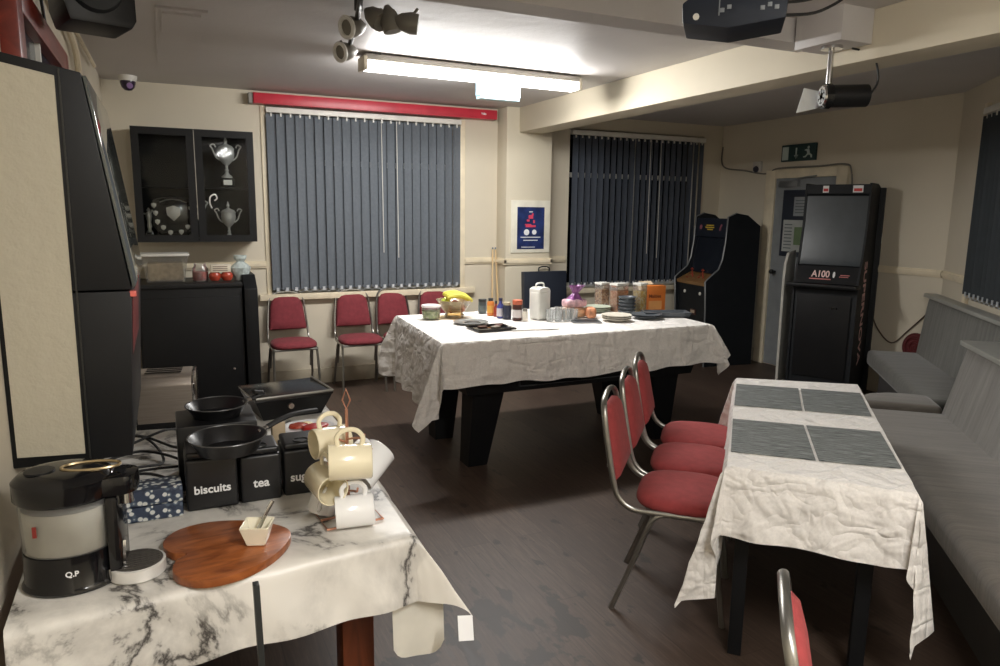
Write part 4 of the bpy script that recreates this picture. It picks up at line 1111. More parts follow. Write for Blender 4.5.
# ------------------------------------------------------------------ serving table with marble cloth
t = thing('serving_table', 'wooden legged table under the marble patterned cloth', 'table')
c = B(); c.prism([(-.33, 1.68), (.52, 1.76), (.56, 3.3), (-.36, 3.3)], 'xy', .705, .743); c.build('tabletop', LEGW, t)
for x, y in ((.43, 1.9), (.5, 3.2), (-.3, 3.2), (-.29, 1.9)):
    c = B(); c.box(x - .045, x + .045, y - .045, y + .045, 0, .705, bev=.004); c.build('leg', LEGW, t)
ZT = .75
mc = cloth('tablecloth', [(-.345, 1.625), (.545, 1.715), (.59, 3.33), (-.375, 3.33)], ZT, (.18, .2, .15, .0), (.14, .45, .1, .0), MARBLE, 'white marble patterned wipe clean cloth over the serving table', fold=.007, seed=9, single=True, A=radians(28), wob=.06)
cf = B()
def foldback(u, v):
    return (.553 + (u - .5) * .14, 1.70 + .006 * sin(u * 5) - .015 * v, .63 - .215 * v * (1 - .16 * abs(2 * u - 1) ** 5))
cf.grid(foldback, 14, 12); cfo = cf.build('corner_fold', mat('cloth_backing', (222, 218, 206), .7), mc, smooth=180); cfo.modifiers.new('thick', 'SOLIDIFY').thickness = .0015
tg = B(); Mtg = frame_m((.635, 1.555, .55), (.6, .35, -.35), (.2, -.8, .5)); tg.box(-.022, .022, -.03, .03, 0, .001, M=Mtg); tg.build('care_label', WHITET, mc)

ZC = ZT + .001
# hot water dispenser
t = thing('water_dispenser', 'black hot water dispenser with clear tank on the marble cloth', 'water dispenser', (-.238, 1.8, ZC + .001), radians(-8))
def oval(b, prof, m=None, sx=1.0, sy=.85): b.lathe(prof, (0, 0, 0), 32, m, sx=sx, sy=sy)
c = B(); oval(c, [(0, 0), (.098, 0), (.102, .006), (.1, .012), (.096, .016), (.094, .085), (.0, .085)]); c.build('base', BLACKG, t)
c = B(); oval(c, [(.09, .086), (.093, .09), (.096, .2), (.093, .203)], ); tank = c.build('tank', glass('tank_plastic', (240, 240, 238), .05, .2, .15), t)
c = B(); oval(c, [(0, .088), (.086, .088), (.09, .185), (0, .187)]); c.build('water', mat('milky_water', (225, 224, 216), .3, var=.08), tank)
c = B(); c.box(-.05, -.042, -.076, -.0745, .14, .165); c.build('level_float', mat('float_red', (130, 40, 34), .4), tank)
c = B(); oval(c, [(.098, .203), (.104, .21), (.104, .248), (.09, .262), (.06, .268), (0, .266)]); c.prism([(.0, -.062), (.09, -.05), (.135, -.045), (.15, -.02), (.15, .02), (.135, .045), (.09, .05), (0, .062)], 'xy', .205, .252, bev=.012); lid = c.build('lid', BLACKG, t)
c = B(); c.lathe([(.03, 0), (.03, .006), (0, .008)], (-.045, -.01, .264), 18); c.build('knob', BLACKP, lid)
c = B(); c.tube([(.055 + .06 * cos(k * pi / 10), .0 + .03 * sin(k * pi / 10), .268) for k in range(20)], .0035, 6, closed=True); c.build('top_ring', mat('brass_ring', (176, 156, 120), .3, .8), lid)
c = B(); c.box(.085, .112, -.05, .05, .0, .206, bev=.01); c.build('column', BLACKG, t)
c = B(); c.lathe([(0, 0), (.016, 0), (.014, .03), (0, .03)], (.122, 0, .176), 14); c.build('spout', CHROME, t)
c = B(); c.tube([(.112, -.03, .015), (.113, -.03, .06), (.113, -.02, .09)], .006, 6); c.build('chrome_strip', CHROME, t)
text('power_mark', 'Q.P', .017, WHITET, t, frame_m((.02, -.0815, .05), (1, -.1, 0), (.12, -1, 0)))
t = thing('drip_tray', 'round chrome drip tray with dark grille beside the water dispenser', 'drip tray', (-.106, 1.775, ZC + .001))
c = B(); c.lathe([(0, 0), (.058, 0), (.062, .004), (.062, .03), (.057, .032)], seg=32, cap=False); c.build('rim', SILV, t)
c = B(); c.lathe([(0, .03), (.056, .03), (.056, .033), (0, .0335)], seg=32)
for k in range(-4, 5):
    w = sqrt(max(0, .05 ** 2 - (k * .011) ** 2)); c.box(-w, w, k * .011 - .002, k * .011 + .002, .0335, .0355)
c.build('grille', mat('grille_grey', (84, 80, 76), .4, .3), t)

# heart shaped board, bowl and spoon
c = B()
hp = [(.165, 0), (.14, .062), (.075, .128), (-.01, .166), (-.09, .16), (-.136, .115), (-.145, .065), (-.128, .02), (-.1, 0)]
hp = hp + [(x, -y) for x, y in hp[-2:0:-1]]
out = [(p.x, p.y) for p in smoothpath([(x, y, 0) for x, y in hp], 5, True)]
c.prism(out, 'xy', 0, .02, bev=.005); o = c.build('serving_board', BOARD, loc=(.095, 1.8, ZC + .001), rz=radians(8)); o.scale = (.94, .97, 1); tag(o, 'heart shaped brown wooden board on the marble cloth', 'board')
ZB = ZC + .022
t = thing('square_bowl', 'small white square bowl at the point of the heart board', 'bowl', (.165, 1.782, ZB), radians(-20))
c = B()
def sq(h, w): return [(-w, -w, h), (w, -w, h), (w, w, h), (-w, w, h)]
v = sq(0, .022) + sq(.052, .036) + sq(.052, .032) + sq(.008, .019)
f = [(0, 3, 2, 1)]
for r in range(3):
    for k in range(4): f.append((r * 4 + k, r * 4 + (k + 1) % 4, r * 4 + 4 + (k + 1) % 4, r * 4 + 4 + k))
f.append((12, 13, 14, 15)); c.add(v, f); bmesh.ops.bevel(c.bm, geom=list(c.bm.edges), offset=.002, segments=2, affect='EDGES'); c.build('bowl_body', mat('bowl_cream', (238, 232, 212), .2), t)
c = B(); c.tube(smoothpath([(-.012, .0, .012), (.005, .006, .04), (.022, .012, .075), (.036, .02, .1)]), .003, 6, rads=None, flat=1.8); c.lathe([(0, -.003), (.01, 0), (0, .003)], (-.014, 0, .013), 12, sx=1.4)
o = c.build('spoon', CHROME, M=frame_m((.165, 1.782, ZB), (cos(radians(-20)), sin(radians(-20)), 0), (0, 0, 1))); tag(o, 'metal teaspoon leaning in the white square bowl', 'spoon')

# patterned napkin packs
for i, (z, lab) in enumerate(((0, 'lower of two navy patterned napkin packs beside the biscuit canister'), (.045, 'upper of two navy patterned napkin packs beside the biscuit canister'))):
    c = B(); c.box(-.085, .085, -.05, .05, 0, .043, bev=.006); o = c.build('napkin_pack', MATS.get('navy_print') or MATS.setdefault('navy_print', mat_print('navy_print')), loc=(-.085, 2.125, ZC + z), rz=radians(1 + 2 * i)); tag(o, lab, 'napkin pack', 'napkin packs')
t = B(); t.box(-.055, .055, -.02, .02, 0, .05, bev=.004); o = t.build('tea_carton', mat('carton_red', (150, 50, 48), .5), loc=(-.13, 2.215, ZC)); tag(o, 'small red carton behind the napkin packs', 'carton')

# canisters
CANT = mat('canister_black', (22, 22, 24), .38)
def canister(x0, x1, y, h, word, label, d=.13, sz=.04, rz=0):
    w = x1 - x0
    t = thing('canister', label, 'canister', ((x0 + x1) / 2, y, ZC), rz, 'black storage canisters')
    c = B(); c.box(-w / 2 + .002, w / 2 - .002, 0, d, 0, h, bev=.009, seg=3); c.build('canister_body', CANT, t)
    c = B(); c.box(-w / 2 + .006, w / 2 - .006, .004, d - .004, h + .0005, h + .02, bev=.008, seg=3); l = c.build('lid', CANT, t)
    c = B(); c.tube([(.022 * cos(k * pi / 8) , .03 + .02 * sin(k * pi / 8), h + .021) for k in range(16)], .0025, 6, closed=True); c.build('lid_ring', DARKM, l)
    text('lettering', word, sz, WHITET, t, frame_m((0, -.0008, h * .4), (1, 0, 0), (0, -1, 0)))
    return t
canister(.008, .15, 2.095, .15, 'biscuits', 'black canister with white word biscuits', sz=.033, d=.15)
canister(.153, .271, 2.1, .14, 'tea', 'black canister with white word tea', sz=.036)
canister(.275, .392, 2.106, .14, 'sugar', 'black canister with white word sugar behind the mugs', sz=.036)
c = B(); c.box(-.006, .225, 2.265, 2.47, 0, .2, bev=.008); o = c.build('bread_bin', CANT, loc=(0, 0, ZC)); tag(o, 'plain black bin behind the biscuit canister holding a small pan', 'bin')

c = B(); c.box(-.022, .022, -.01, .01, 0, .14, bev=.002); o = c.build('food_carton', mat('carton_beige', (186, 168, 140), .6), loc=(.305, 2.42, ZC), rz=.2); tag(o, 'narrow beige carton standing behind the sugar canister', 'carton')
# frying pans
def pan(label, loc, r, hd, hl, dep=.042, tilt=0):
    t = thing('frying_pan', label, 'frying pan', loc, hd)
    t.rotation_euler.x = 0
    c = B(); c.lathe([(0, 0), (r * .74, 0), (r * .97, dep), (r, dep + .003), (r * .96, dep), (r * .72, .005), (0, .004)], seg=36); c.build('pan_body', mat('nonstick', (24, 24, 26), .3), t)
    c = B(); c.tube([(r * cos(k * pi / 18), r * sin(k * pi / 18), dep + .002) for k in range(36)], .0022, 6, closed=True); c.build('rim', mat('pan_rim', (92, 92, 92), .3, .6), t)
    c = B(); c.tube([(r * .9, 0, dep * .8), (r + .03, 0, dep + .003)], .009, 8, flat=.6); c.build('handle_bracket', CHROME, t)
    c = B(); c.tube(smoothpath([(r + .02, 0, dep), (r + .06, 0, dep + .012), (r + hl * .6, 0, dep + .02), (r + hl, 0, dep + .016)]), .011, 8, flat=.65); c.build('handle', RUBBER, t)
    return t
pan('large black frying pan resting across the canister lids, handle towards the mugs', (.125, 2.06 + .02, ZC + .172), .105, radians(24), .19)
pan('small black frying pan on the black bin behind the larger pan', (.115, 2.36, ZC + .201), .092, radians(18), .05, dep=.035)

# toaster and grill
t = thing('toaster', 'stainless steel four slot toaster beside the wall machine', 'toaster', (-.04, 2.97, ZC), radians(-6))
c = B(); c.box(-.105, .105, -.0, .19, 0, .022, bev=.004); c.build('base', BLACKP, t)
c = B(); c.prism([(.0, .022), (.0, .17), (.015, .2), (.045, .212), (.145, .212), (.175, .2), (.19, .17), (.19, .022)], 'yz', -.1, .098, bev=.006); c.build('shell', BRUSH, t)
for k in range(4):
    c = B(); c.box(-.07, .06, .04 + k * .032, .052 + k * .032, .2125, .214); c.build('slot', BLACKG, t)
for s in (-1, 1):
    c = B(); c.prism([(.004, .022), (.004, .17), (.02, .2), (.05, .213), (.14, .213), (.17, .2), (.186, .17), (.186, .022)], 'yz', .098 if s > 0 else -.108, .108 if s > 0 else -.1, bev=.003); c.build('end_cap', BLACKP if s < 0 else CHROME, t)
t = thing('electric_grill', 'wide black electric grill with silver edge on the serving table', 'grill', (.42, 3.05, ZC), radians(8))
c = B(); frustum(c, .12, .1, 0, .155, .135, .085); c.build('body', BLACKP, t)
c = B(); c.box(-.16, .16, -.14, .14, .086, .1, bev=.005); c.build('plate', mat('grill_plate', (34, 32, 32), .18), t)
c = B(); c.tube([(-.155, -.138, .102), (.158, -.138, .102), (.158, .138, .102)], .005, 6); c.build('silver_edge', STEEL, t)
c = B(); c.cyl((-.02, -.136, .06), (-.02, -.15, .06), .012, seg=12); c.build('knob', STEEL, t)
t = thing('dinner_plate', 'white plate of red food behind the mug stand', 'plate', (.455, 2.73, ZC), 0)
PLT = [(0, 0), (.55, 0), (.62, .06), (1, .16), (1, .19), (.6, .1), (0, .08)]
c = B(); c.lathe([(r * .1, z * .1) for r, z in PLT], seg=32); c.build('plate_body', WHITECER, t)
for k, (x, y, w, cl) in enumerate(((-.03, .03, .03, 'tomato_skin'), (.02, -.015, .035, 'sauce_red'), (.05, .01, .025, 'sauce_red'), (.0, .05, .022, 'egg_pale'))):
    m_ = {'tomato_skin': MATS['tomato_skin'], 'sauce_red': mat('sauce_red', (176, 40, 36), .35), 'egg_pale': mat('egg_pale', (226, 208, 160), .5)}[cl]
    c = B(); c.lathe([(0, 0), (w, .002), (w * .9, w * .4), (0, w * .7)], (0, 0, 0), 14, sx=1.3); o = c.build('food_portion', m_, loc=(.455 + x, 2.73 + y, ZC + .0105)); tag(o, ['round red tomato piece at left of the white plate', 'red sauce portion at front of the white plate', 'small red portion at right of the white plate', 'pale piece at the back of the white plate'][k], 'food', 'food on the white plate')

# cables on the serving table
rc = random.Random(11)
CB = [[(-.3, 2.55), (-.12, 2.62), (.02, 2.5), (-.1, 2.42), (-.26, 2.46)], [(-.33, 2.75), (-.15, 2.8), (.0, 2.68), (.1, 2.62), (.2, 2.58)], [(-.3, 2.3), (-.15, 2.4), (-.05, 2.55), (-.12, 2.75), (-.28, 2.83)], [(-.28, 2.42), (-.1, 2.33), (.0, 2.3), (-.04, 2.24)], [(-.25, 2.65), (-.05, 2.75), (.02, 2.9), (.05, 2.95)]]
LC = ['black flex looping nearest the napkin packs', 'black flex running right from the wall towards the bin', 'black flex curling below the wall machine', 'short black flex ending behind the napkin packs', 'black flex leading to the toaster']
for i, P in enumerate(CB):
    c = B(); c.tube(smoothpath([(x, y, ZC + .008 + .022 * (j % 2) * (1 + .3 * i)) for j, (x, y) in enumerate(P)], 8), .0045, 6); o = c.build('power_cable', RUBBER); tag(o, LC[i], 'cable', 'cables on the serving table')

# mug tree and mugs
t = thing('mug_tree', 'copper wire mug tree on the marble cloth hung with mugs', 'mug stand', (.42, 1.895, ZC))
c = B(); c.tube([(-.075, -.075, .005), (.08, -.062, .005), (.07, .07, .005), (-.085, .055, .005)], .0035, 8, closed=True); c.tube([(-.08, -.01, .005), (.0, 0, .006), (.075, .003, .005)], .0035, 8); c.build('base', COPPER, t)
c = B(); c.tube([(0, 0, .006), (0, 0, .31)], .0045, 8); c.build('pole', COPPER, t)
c = B(); c.tube([(0, 0, .31), (-.01, .004, .335), (0, 0, .366), (.01, -.004, .335)], .0028, 8, closed=True); c.build('finial', COPPER, t)
hk = [((-.07, .05), .235), ((.03, -.075), .245), ((-.06, -.035), .165), ((.075, .02), .17), ((.01, -.07), .095), ((-.05, .05), .1)]
for (x, y), z in hk:
    c = B(); c.tube(smoothpath([(0, 0, z - .02), (x * .5, y * .5, z - .008), (x * .9, y * .9, z), (x, y, z + .012)]), .0032, 6); c.build('hook', COPPER, t)
def mug(label, m, c0, axis, up=(0, 0, 1), s=1):
    M = frame_m(c0, up, axis)
    s *= 1.1; r, h = .0385 * s, .092 * s
    c = B(); c.lathe([(0, -h / 2), (r * .9, -h / 2), (r, -h / 2 + .004), (r, h / 2 - .001), (r - .0015, h / 2), (r - .003, h / 2 - .001), (r - .0035, -h / 2 + .006), (0, -h / 2 + .005)], seg=32)
    o = c.build('mug', m, M=M, smooth=50); tag(o, label, 'mug', 'mugs on the copper mug tree')
    c = B(); c.tube(smoothpath([(r - .002, 0, .026 * s), (r + .018 * s, 0, .028 * s), (r + .032 * s, 0, .012 * s), (r + .032 * s, 0, -.012 * s), (r + .016 * s, 0, -.027 * s), (r - .002, 0, -.025 * s)], 5), .0052, 8, flat=1.3); c.build('handle', m, o)
rt = Vector((.907, -.421, 0)); vw = Vector((-.3, -.95, 0))
mug('cream mug at the top back of the mug tree', CREAMCER, (.385, 1.945, .958), -rt * .75 + vw * .5, up=(.15, .1, 1))
mug('cream mug at the top front of the mug tree', CREAMCER, (.412, 1.825, .935), -rt + vw * .22, s=1.12)
mug('cream mug halfway up at left, its open mouth facing forward', CREAMCER, (.352, 1.86, .872), vw * .85 + rt * .5 + Vector((0, 0, -.12)), s=1.02)
mug('white mug halfway up at the right of the mug tree', WHITECER, (.492, 1.93, .882), vw * .6 - rt * .55 + Vector((0, 0, -.55)), s=1.1)
mug('white mug lowest at the front of the mug tree', WHITECER, (.42, 1.822, .797), -rt + vw * .25 + Vector((0, 0, -.04)), s=1.02)
mug('white mug lowest at the back left of the mug tree', WHITECER, (.368, 1.95, .8), -rt * .3 + Vector((0, 0, -.9)) + vw * .2, up=(0, -.3, .4), s=.95)

# slim black post in front of the cloth
t = thing('metal_post', 'slim black metal post in front of the hanging marble cloth', 'post', (.134, 1.33, 0))
c = B(); c.box(-.006, .006, -.012, .012, .0, .8, bev=.002, M=Matrix.Rotation(radians(-4.5), 4, 'X') @ Matrix.Rotation(radians(-.8), 4, 'Y') @ Matrix.Scale(1.085, 4, (0, 0, 1))); c.build('upright', mat('post_black', (44, 46, 46), .4, .3), t)
c = B(); c.tube([(-.003, .03, .58), (-.055, .05, .4), (-.09, .06, .2)], .003, 6); c.build('wire', STEEL, t)
c = B(); c.box(-.06, .06, -.08, .06, 0, .008, bev=.002); c.build('foot', MATS['post_black'], t)

# ------------------------------------------------------------------ food and crockery on the pool table
ZQ = ZP + .004
def lathe_thing(name, label, cat, loc, profs, group=None, seg=20):
    t = thing(name, label, cat, loc, 0, group)
    for pn, m_, pr in profs:
        c = B(); c.lathe(pr, seg=seg, cap=True); c.build(pn, m_, t)
    return t
SALAD = mat_speckle('salad_green', [(.0, (120, 140, 70)), (.5, (170, 185, 120)), (1, (206, 200, 170))], 70)
t = thing('food_tub', 'small clear lidded tub of green salad at the left of the pool table', 'tub', (1.645, 4.69, ZQ))
c = B(); c.lathe([(.05, 0), (.06, .01), (.066, .085)], seg=24, cap=False); c.build('tub_body', TUBP, t)
c = B(); c.lathe([(0, .004), (.05, .004), (.06, .058), (0, .064)], seg=24); c.build('salad', SALAD, t)
c = B(); c.lathe([(0, .098), (.066, .098), (.07, .09), (.068, .084), (0, .084)], seg=24); c.build('lid', mat('lid_frost', (222, 214, 212), .35), t)
t = thing('fruit_bowl', 'glass fruit bowl holding bananas and fruit', 'bowl', (1.83, 4.72, ZQ))
c = B(); c.lathe([(0, 0), (.07, 0), (.07, .02), (.055, .025), (.09, .06), (.125, .12), (.13, .125), (.12, .12), (.085, .062), (.04, .03), (0, .03)], seg=28); c.build('bowl_body', glass('amber_glass', (240, 222, 182), .05, .15, .06), t)
def ball(name, label, cat, p, r, m_, group):
    c = B(); c.lathe([(0, -r)] + [(r * sin(k * pi / 8), -r * cos(k * pi / 8)) for k in range(1, 8)] + [(0, r)], seg=16)
    o = c.build(name, m_, loc=p); tag(o, label, cat, group)
gf = 'fruit in the glass bowl'
ball('orange', 'orange fruit low in the glass bowl under the bananas', 'fruit', (1.80, 4.7, ZQ + .07), .038, mat('orange_peel', (206, 110, 50), .5), gf)
ball('apple', 'red apple low in the glass bowl at right', 'fruit', (1.87, 4.69, ZQ + .072), .036, mat('apple_red', (176, 76, 54), .35), gf)
ball('apple', 'green apple at left in the glass bowl', 'fruit', (1.775, 4.745, ZQ + .1), .037, mat('apple_green', (176, 196, 70), .35), gf)
ball('apple', 'red apple at the back of the glass bowl', 'fruit', (1.85, 4.76, ZQ + .08), .036, MATS['apple_red'], gf)
BAN = mat('banana_skin', (200, 192, 78), .45, var=.1)
for i in range(4):
    c = B(); y = 4.66 + .03 * i; z = ZQ + .125 + .006 * i
    pts = [(1.755, y, z + .012), (1.785, y - .004, z + .026), (1.84, y - .012, z + .03), (1.9, y - .01, z + .012), (1.945, y, z - .012)]
    c.tube(smoothpath(pts, 5), .015, 8, rads=[.005, .01] + [.0155 + .001 * sin(k) for k in range(17)] + [.01, .005]); o = c.build('banana', BAN)
    tag(o, ['front banana draped over the glass bowl', 'second banana from the front on the glass bowl', 'third banana from the front on the glass bowl', 'rear banana on top of the glass bowl'][i], 'banana', 'bananas on the glass bowl')
t = thing('foil_dish', 'oval foil dish with dark food left of the black tray', 'dish', (1.83, 4.415, ZQ), radians(-10))
c = B(); c.lathe([(0, 0), (.1, 0), (.115, .012), (.12, .012), (.1, .004), (0, .004)], (0, 0, 0), 28, sx=1.0, sy=1.0); c.build('dish_body', mat('foil', (180, 184, 184), .3, .8, bump=.4, bscale=40), t)
c = B(); c.lathe([(0, .004), (.045, .004), (.03, .014), (0, .016)], (.01, -.01, 0), 14, sx=1.3); c.build('food', mat('dark_food', (48, 44, 38), .6), t)
t = thing('food_tray', 'flat black tray at the near left of the pool table', 'tray', (1.86, 4.15, ZQ), radians(2))
c = B(); c.box(-.13, .13, -.1, .1, 0, .008, bev=.003); c.build('tray_base', BLACKG, t)
c = B(); c.tube([(-.13, -.1, .011), (.13, -.1, .011), (.13, .1, .011), (-.13, .1, .011)], .005, 6, closed=True); c.build('tray_rim', mat('tray_rim', (40, 34, 32), .3), t)
for i, (x, y, cl) in enumerate(((-.05, .02, (90, 60, 50)), (.03, -.01, (150, 140, 130)), (.07, .04, (84, 44, 40)))):
    c = B(); c.box(-.03, .03, -.02, .02, 0, .01, bev=.004); o = c.build('food_packet', mat('packet_%d' % i, cl, .4), loc=(1.86 + x, 4.15 + y, ZQ + .0085), rz=.4 * i); tag(o, ['brown packet at left on the black tray', 'grey packet in the middle of the black tray', 'dark red packet at right on the black tray'][i], 'packet', 'packets on the black tray')
c = B(); c.box(-.16, .16, -.11, .11, 0, .004); o = c.build('paper_sheet', mat('paper', (232, 226, 218), .7), loc=(2.13, 4.12, ZQ), rz=radians(-8)); tag(o, 'white sheet of paper right of the black tray', 'paper')

def bottle(name, label, cat, loc, r, h, body, lid, lidh=.02, lidr=None, label_m=None, neck=False, band=None):
    t = thing(name, label, cat, loc, 0, 'jars and bottles on the pool table')
    lr = lidr or r * .85; bh = h - lidh
    if neck: pr = [(0, 0), (r, 0), (r, bh * .68), (r * .45, bh * .86), (r * .4, bh)]
    else: pr = [(0, 0), (r * .95, 0), (r, .005), (r, bh * .9), (lr * .95, bh)]
    c = B(); c.lathe(pr, seg=18); c.build('bottle_body', body, t)
    c = B(); c.lathe([(0, bh + .0005), (lr if not neck else r * .5, bh + .0005), (lr if not neck else r * .5, h), (0, h)], seg=18); c.build('cap', lid, t)
    if label_m:
        z0, z1 = band or (bh * .2, bh * .7)
        c = B(); c.lathe([(r + .0006, z0), (r + .0012, z0), (r + .0012, z1), (r + .0006, z1)], seg=18, cap=False); c.build('label_band', label_m, t)
    return t
bottle('jar', 'dark grey jar at the left end of the jars', 'jar', (2.09, 4.82, ZQ), .03, .105, mat('slate_tin', (70, 80, 84), .35), mat('dark_cap', (50, 54, 56), .4), lidr=.03, label_m=mat('slate_label', (96, 108, 110), .5))
bottle('sauce_bottle', 'orange sauce bottle with dark cap', 'bottle', (2.105, 4.705, ZQ), .026, .125, mat('sauce_orange', (206, 124, 56), .35), MATS['dark_cap'], neck=False, lidr=.018, label_m=mat('mustard_label', (220, 168, 80), .5))
bottle('sauce_bottle', 'small reddish bottle just right of the orange sauce', 'bottle', (2.125, 4.655, ZQ), .017, .11, mat('sauce_rust', (150, 62, 46), .35), MATS['dark_cap'], neck=True)
bottle('squeezy_bottle', 'blue topped bottle with pale label', 'bottle', (2.122, 4.57, ZQ), .027, .14, mat('blue_bottle', (70, 76, 150), .35), mat('blue_cap', (50, 54, 84), .4), neck=True, label_m=mat('pale_label', (206, 200, 206), .5), band=(.012, .07))
bottle('coffee_jar', 'navy jar with pale lid', 'jar', (2.142, 4.505, ZQ), .031, .118, NAVY, mat('lid_tan', (176, 166, 140), .4), lidr=.026)
bottle('coffee_jar', 'dark brown jar with orange red lid and white label', 'jar', (2.185, 4.43, ZQ), .034, .14, mat('coffee_brown', (70, 36, 30), .3), mat('lid_rust', (196, 104, 76), .4), lidh=.03, lidr=.035, label_m=mat('jar_label', (206, 200, 200), .5), band=(.02, .075))
bottle('salt_shaker', 'small clear shaker left of the white jug', 'shaker', (2.225, 4.39, ZQ), .02, .085, mat('shaker_white', (222, 216, 204), .3), STEEL, lidr=.016)

t = thing('water_jug', 'tall white plastic jug with handle in its lid', 'jug', (2.36, 4.43, ZQ), radians(20))
c = B(); c.box(-.062, .062, -.05, .05, 0, .2, bev=.02, seg=4); c.prism([(-.06, .19), (-.058, .215), (-.03, .225), (.03, .225), (.05, .215), (.062, .19)], 'xz', -.048, .048, bev=.006); c.build('jug_body', mat('jug_white', (226, 226, 220), .35), t)
c = B(); c.tube(smoothpath([(-.045, 0, .222), (-.04, 0, .245), (-.02, 0, .252), (.02, 0, .252), (.035, 0, .245), (.038, 0, .222)], 5), .006, 8); c.build('handle', MATS['jug_white'], t)
c = B(); c.box(.04, .07, -.03, .03, .195, .212, bev=.004); c.build('spout', MATS['jug_white'], t)

# glasses
gl = glass('tumbler_glass', (248, 250, 250), .05, .1, .14)
gi = 0
GL = ['front left glass tumbler beside the jug', 'second glass tumbler in the front row', 'third glass tumbler in the front row', 'fourth glass tumbler in the front row, next to the cutlery', 'back row glass tumbler nearest the jug', 'back row glass tumbler in the middle', 'back row glass tumbler before the bread', 'farthest glass tumbler at the bread']
for i, (x, y) in enumerate(((2.37, 4.3), (2.43, 4.285), (2.49, 4.275), (2.545, 4.27), (2.43, 4.36), (2.49, 4.345), (2.55, 4.33), (2.5, 4.41))):
    c = B(); c.lathe([(0, 0), (.023, 0), (.028, .082), (.0265, .082), (.0215, .008), (0, .007)], seg=18)
    o = c.build('tumbler', gl, loc=(x, y, ZQ)); tag(o, GL[i], 'glass', 'clear tumblers beside the white jug')

# bread in purple and pink bags
def breadbag(label, loc, rz, size, mfilm, tail, mtail):
    t = thing('bread_bag', label, 'bread', loc, rz, 'bagged bread')
    sx, sy, sz = size
    c = B(); c.box(-sx, sx, -sy, sy, 0, sz, bev=.025, seg=3); c.build('loaf', mfilm, t, smooth=60)
    if tail:
        c = B()
        def tl(u, v):
            a = 2 * pi * u; r = (.06 * (1 - v * 1.6) + .008) if v < .5 else (.02 + .035 * (v - .5) * 2)
            r *= 1 + .25 * sin(a * 5 + v * 3)
            return (r * cos(a) + .02 * v, r * .7 * sin(a), sz - .015 + v * .11)
        c.grid(tl, 24, 9, closeu=True); c.build('twisted_neck', mtail, t, smooth=30)
    return t
LOAF = mat('loaf_stripe', (214, 178, 142), .4, var=.3, nscale=14, stretch=(1, 1, 5))
breadbag('sliced loaf in clear bag lying behind the tumblers', (2.62, 4.42, ZQ), radians(15), (.1, .055, .07), LOAF, False, None)
breadbag('bread bag with purple twisted top stacked on the loaf', (2.64, 4.43, ZQ + .071), radians(5), (.085, .05, .06), mat('film_mauve', (206, 170, 178), .35, var=.3, nscale=20), True, PURPLE)
breadbag('bag of orange brown rolls right of the loaf', (2.735, 4.36, ZQ), radians(70), (.06, .035, .075), mat('rolls', (206, 142, 106), .5, var=.3, nscale=22), False, None)
c = B()
for k in range(-2, 3): c.tube([(-.08, k * .012, .012), (.03, k * .012, .014), (.08, k * .013, .016)], .004, 6)
c.box(-.1, .1, -.06, .06, 0, .006); o = c.build('cutlery_tray', mat('cutlery_steel', (140, 142, 146), .3, .8), loc=(2.6, 4.2, ZQ), rz=radians(-20)); tag(o, 'shallow tray of steel cutlery in front of the bagged bread', 'cutlery')

def plates(n, label0, loc, r, m_, group):
    for i in range(n):
        c = B(); c.lathe([(rr * r, zz * r) for rr, zz in PLT], seg=32)
        o = c.build('side_plate', m_, loc=(loc[0], loc[1], loc[2] + i * .0125)); tag(o, label0 % (['bottom', 'second', 'third', 'top', 'fifth'][i] if i < n - 1 else 'top'), 'plate', group)
plates(3, '%s plate of the pale cream plate stack at the front of the pool table', (2.83, 4.17, ZQ), .105, WHITESTONE, 'stacked cream plates')
plates(2, '%s plate of the low dark grey plate stack right of the cream plates', (3.1, 4.19, ZQ), .11, GREYSTONE, 'stacked dark grey plates')
plates(3, '%s plate of the pale green plate stack behind the cream plates', (2.95, 4.6, ZQ), .1, GREENP, 'stacked green plates')
for i in range(5):
    c = B(); r = .066; c.lathe([(0, 0), (r * .6, 0), (r * .95, .022), (r, .032), (r * .95, .032), (r * .88, .022), (r * .5, .006), (0, .005)], seg=28)
    o = c.build('bowl', GREYSTONE, loc=(3.08, 4.41, ZQ + i * .0255)); tag(o, '%s bowl of the dark grey bowl stack' % ['bottom', 'second', 'middle', 'fourth', 'top'][i], 'bowl', 'stacked grey bowls')
c = B(); c.lathe([(0, 0), (.045, 0), (.03, .02), (.0, .04)], seg=14); o = c.build('napkin', WHITET, loc=(2.9, 4.72, ZQ)); tag(o, 'crumpled white napkin behind the green plates', 'napkin')
t = thing('serving_dish', 'long grey baking dish at the right end of the pool table', 'dish', (3.3, 4.23, ZQ), radians(-22))
c = B(); v = []
for z, i in ((0, .015), (.035, 0), (.035, .012), (.008, .022)): v += [(-.17 + i, -.08 + i, z), (.17 - i, -.08 + i, z), (.17 - i, .08 - i, z), (-.17 + i, .08 - i, z)]
f = [(0, 3, 2, 1)]
for r in range(3):
    for k in range(4): f.append((r * 4 + k, r * 4 + (k + 1) % 4, r * 4 + 4 + (k + 1) % 4, r * 4 + 4 + k))
f.append((12, 13, 14, 15)); c.add(v, f); c.build('dish_body', GREYSTONE, t)
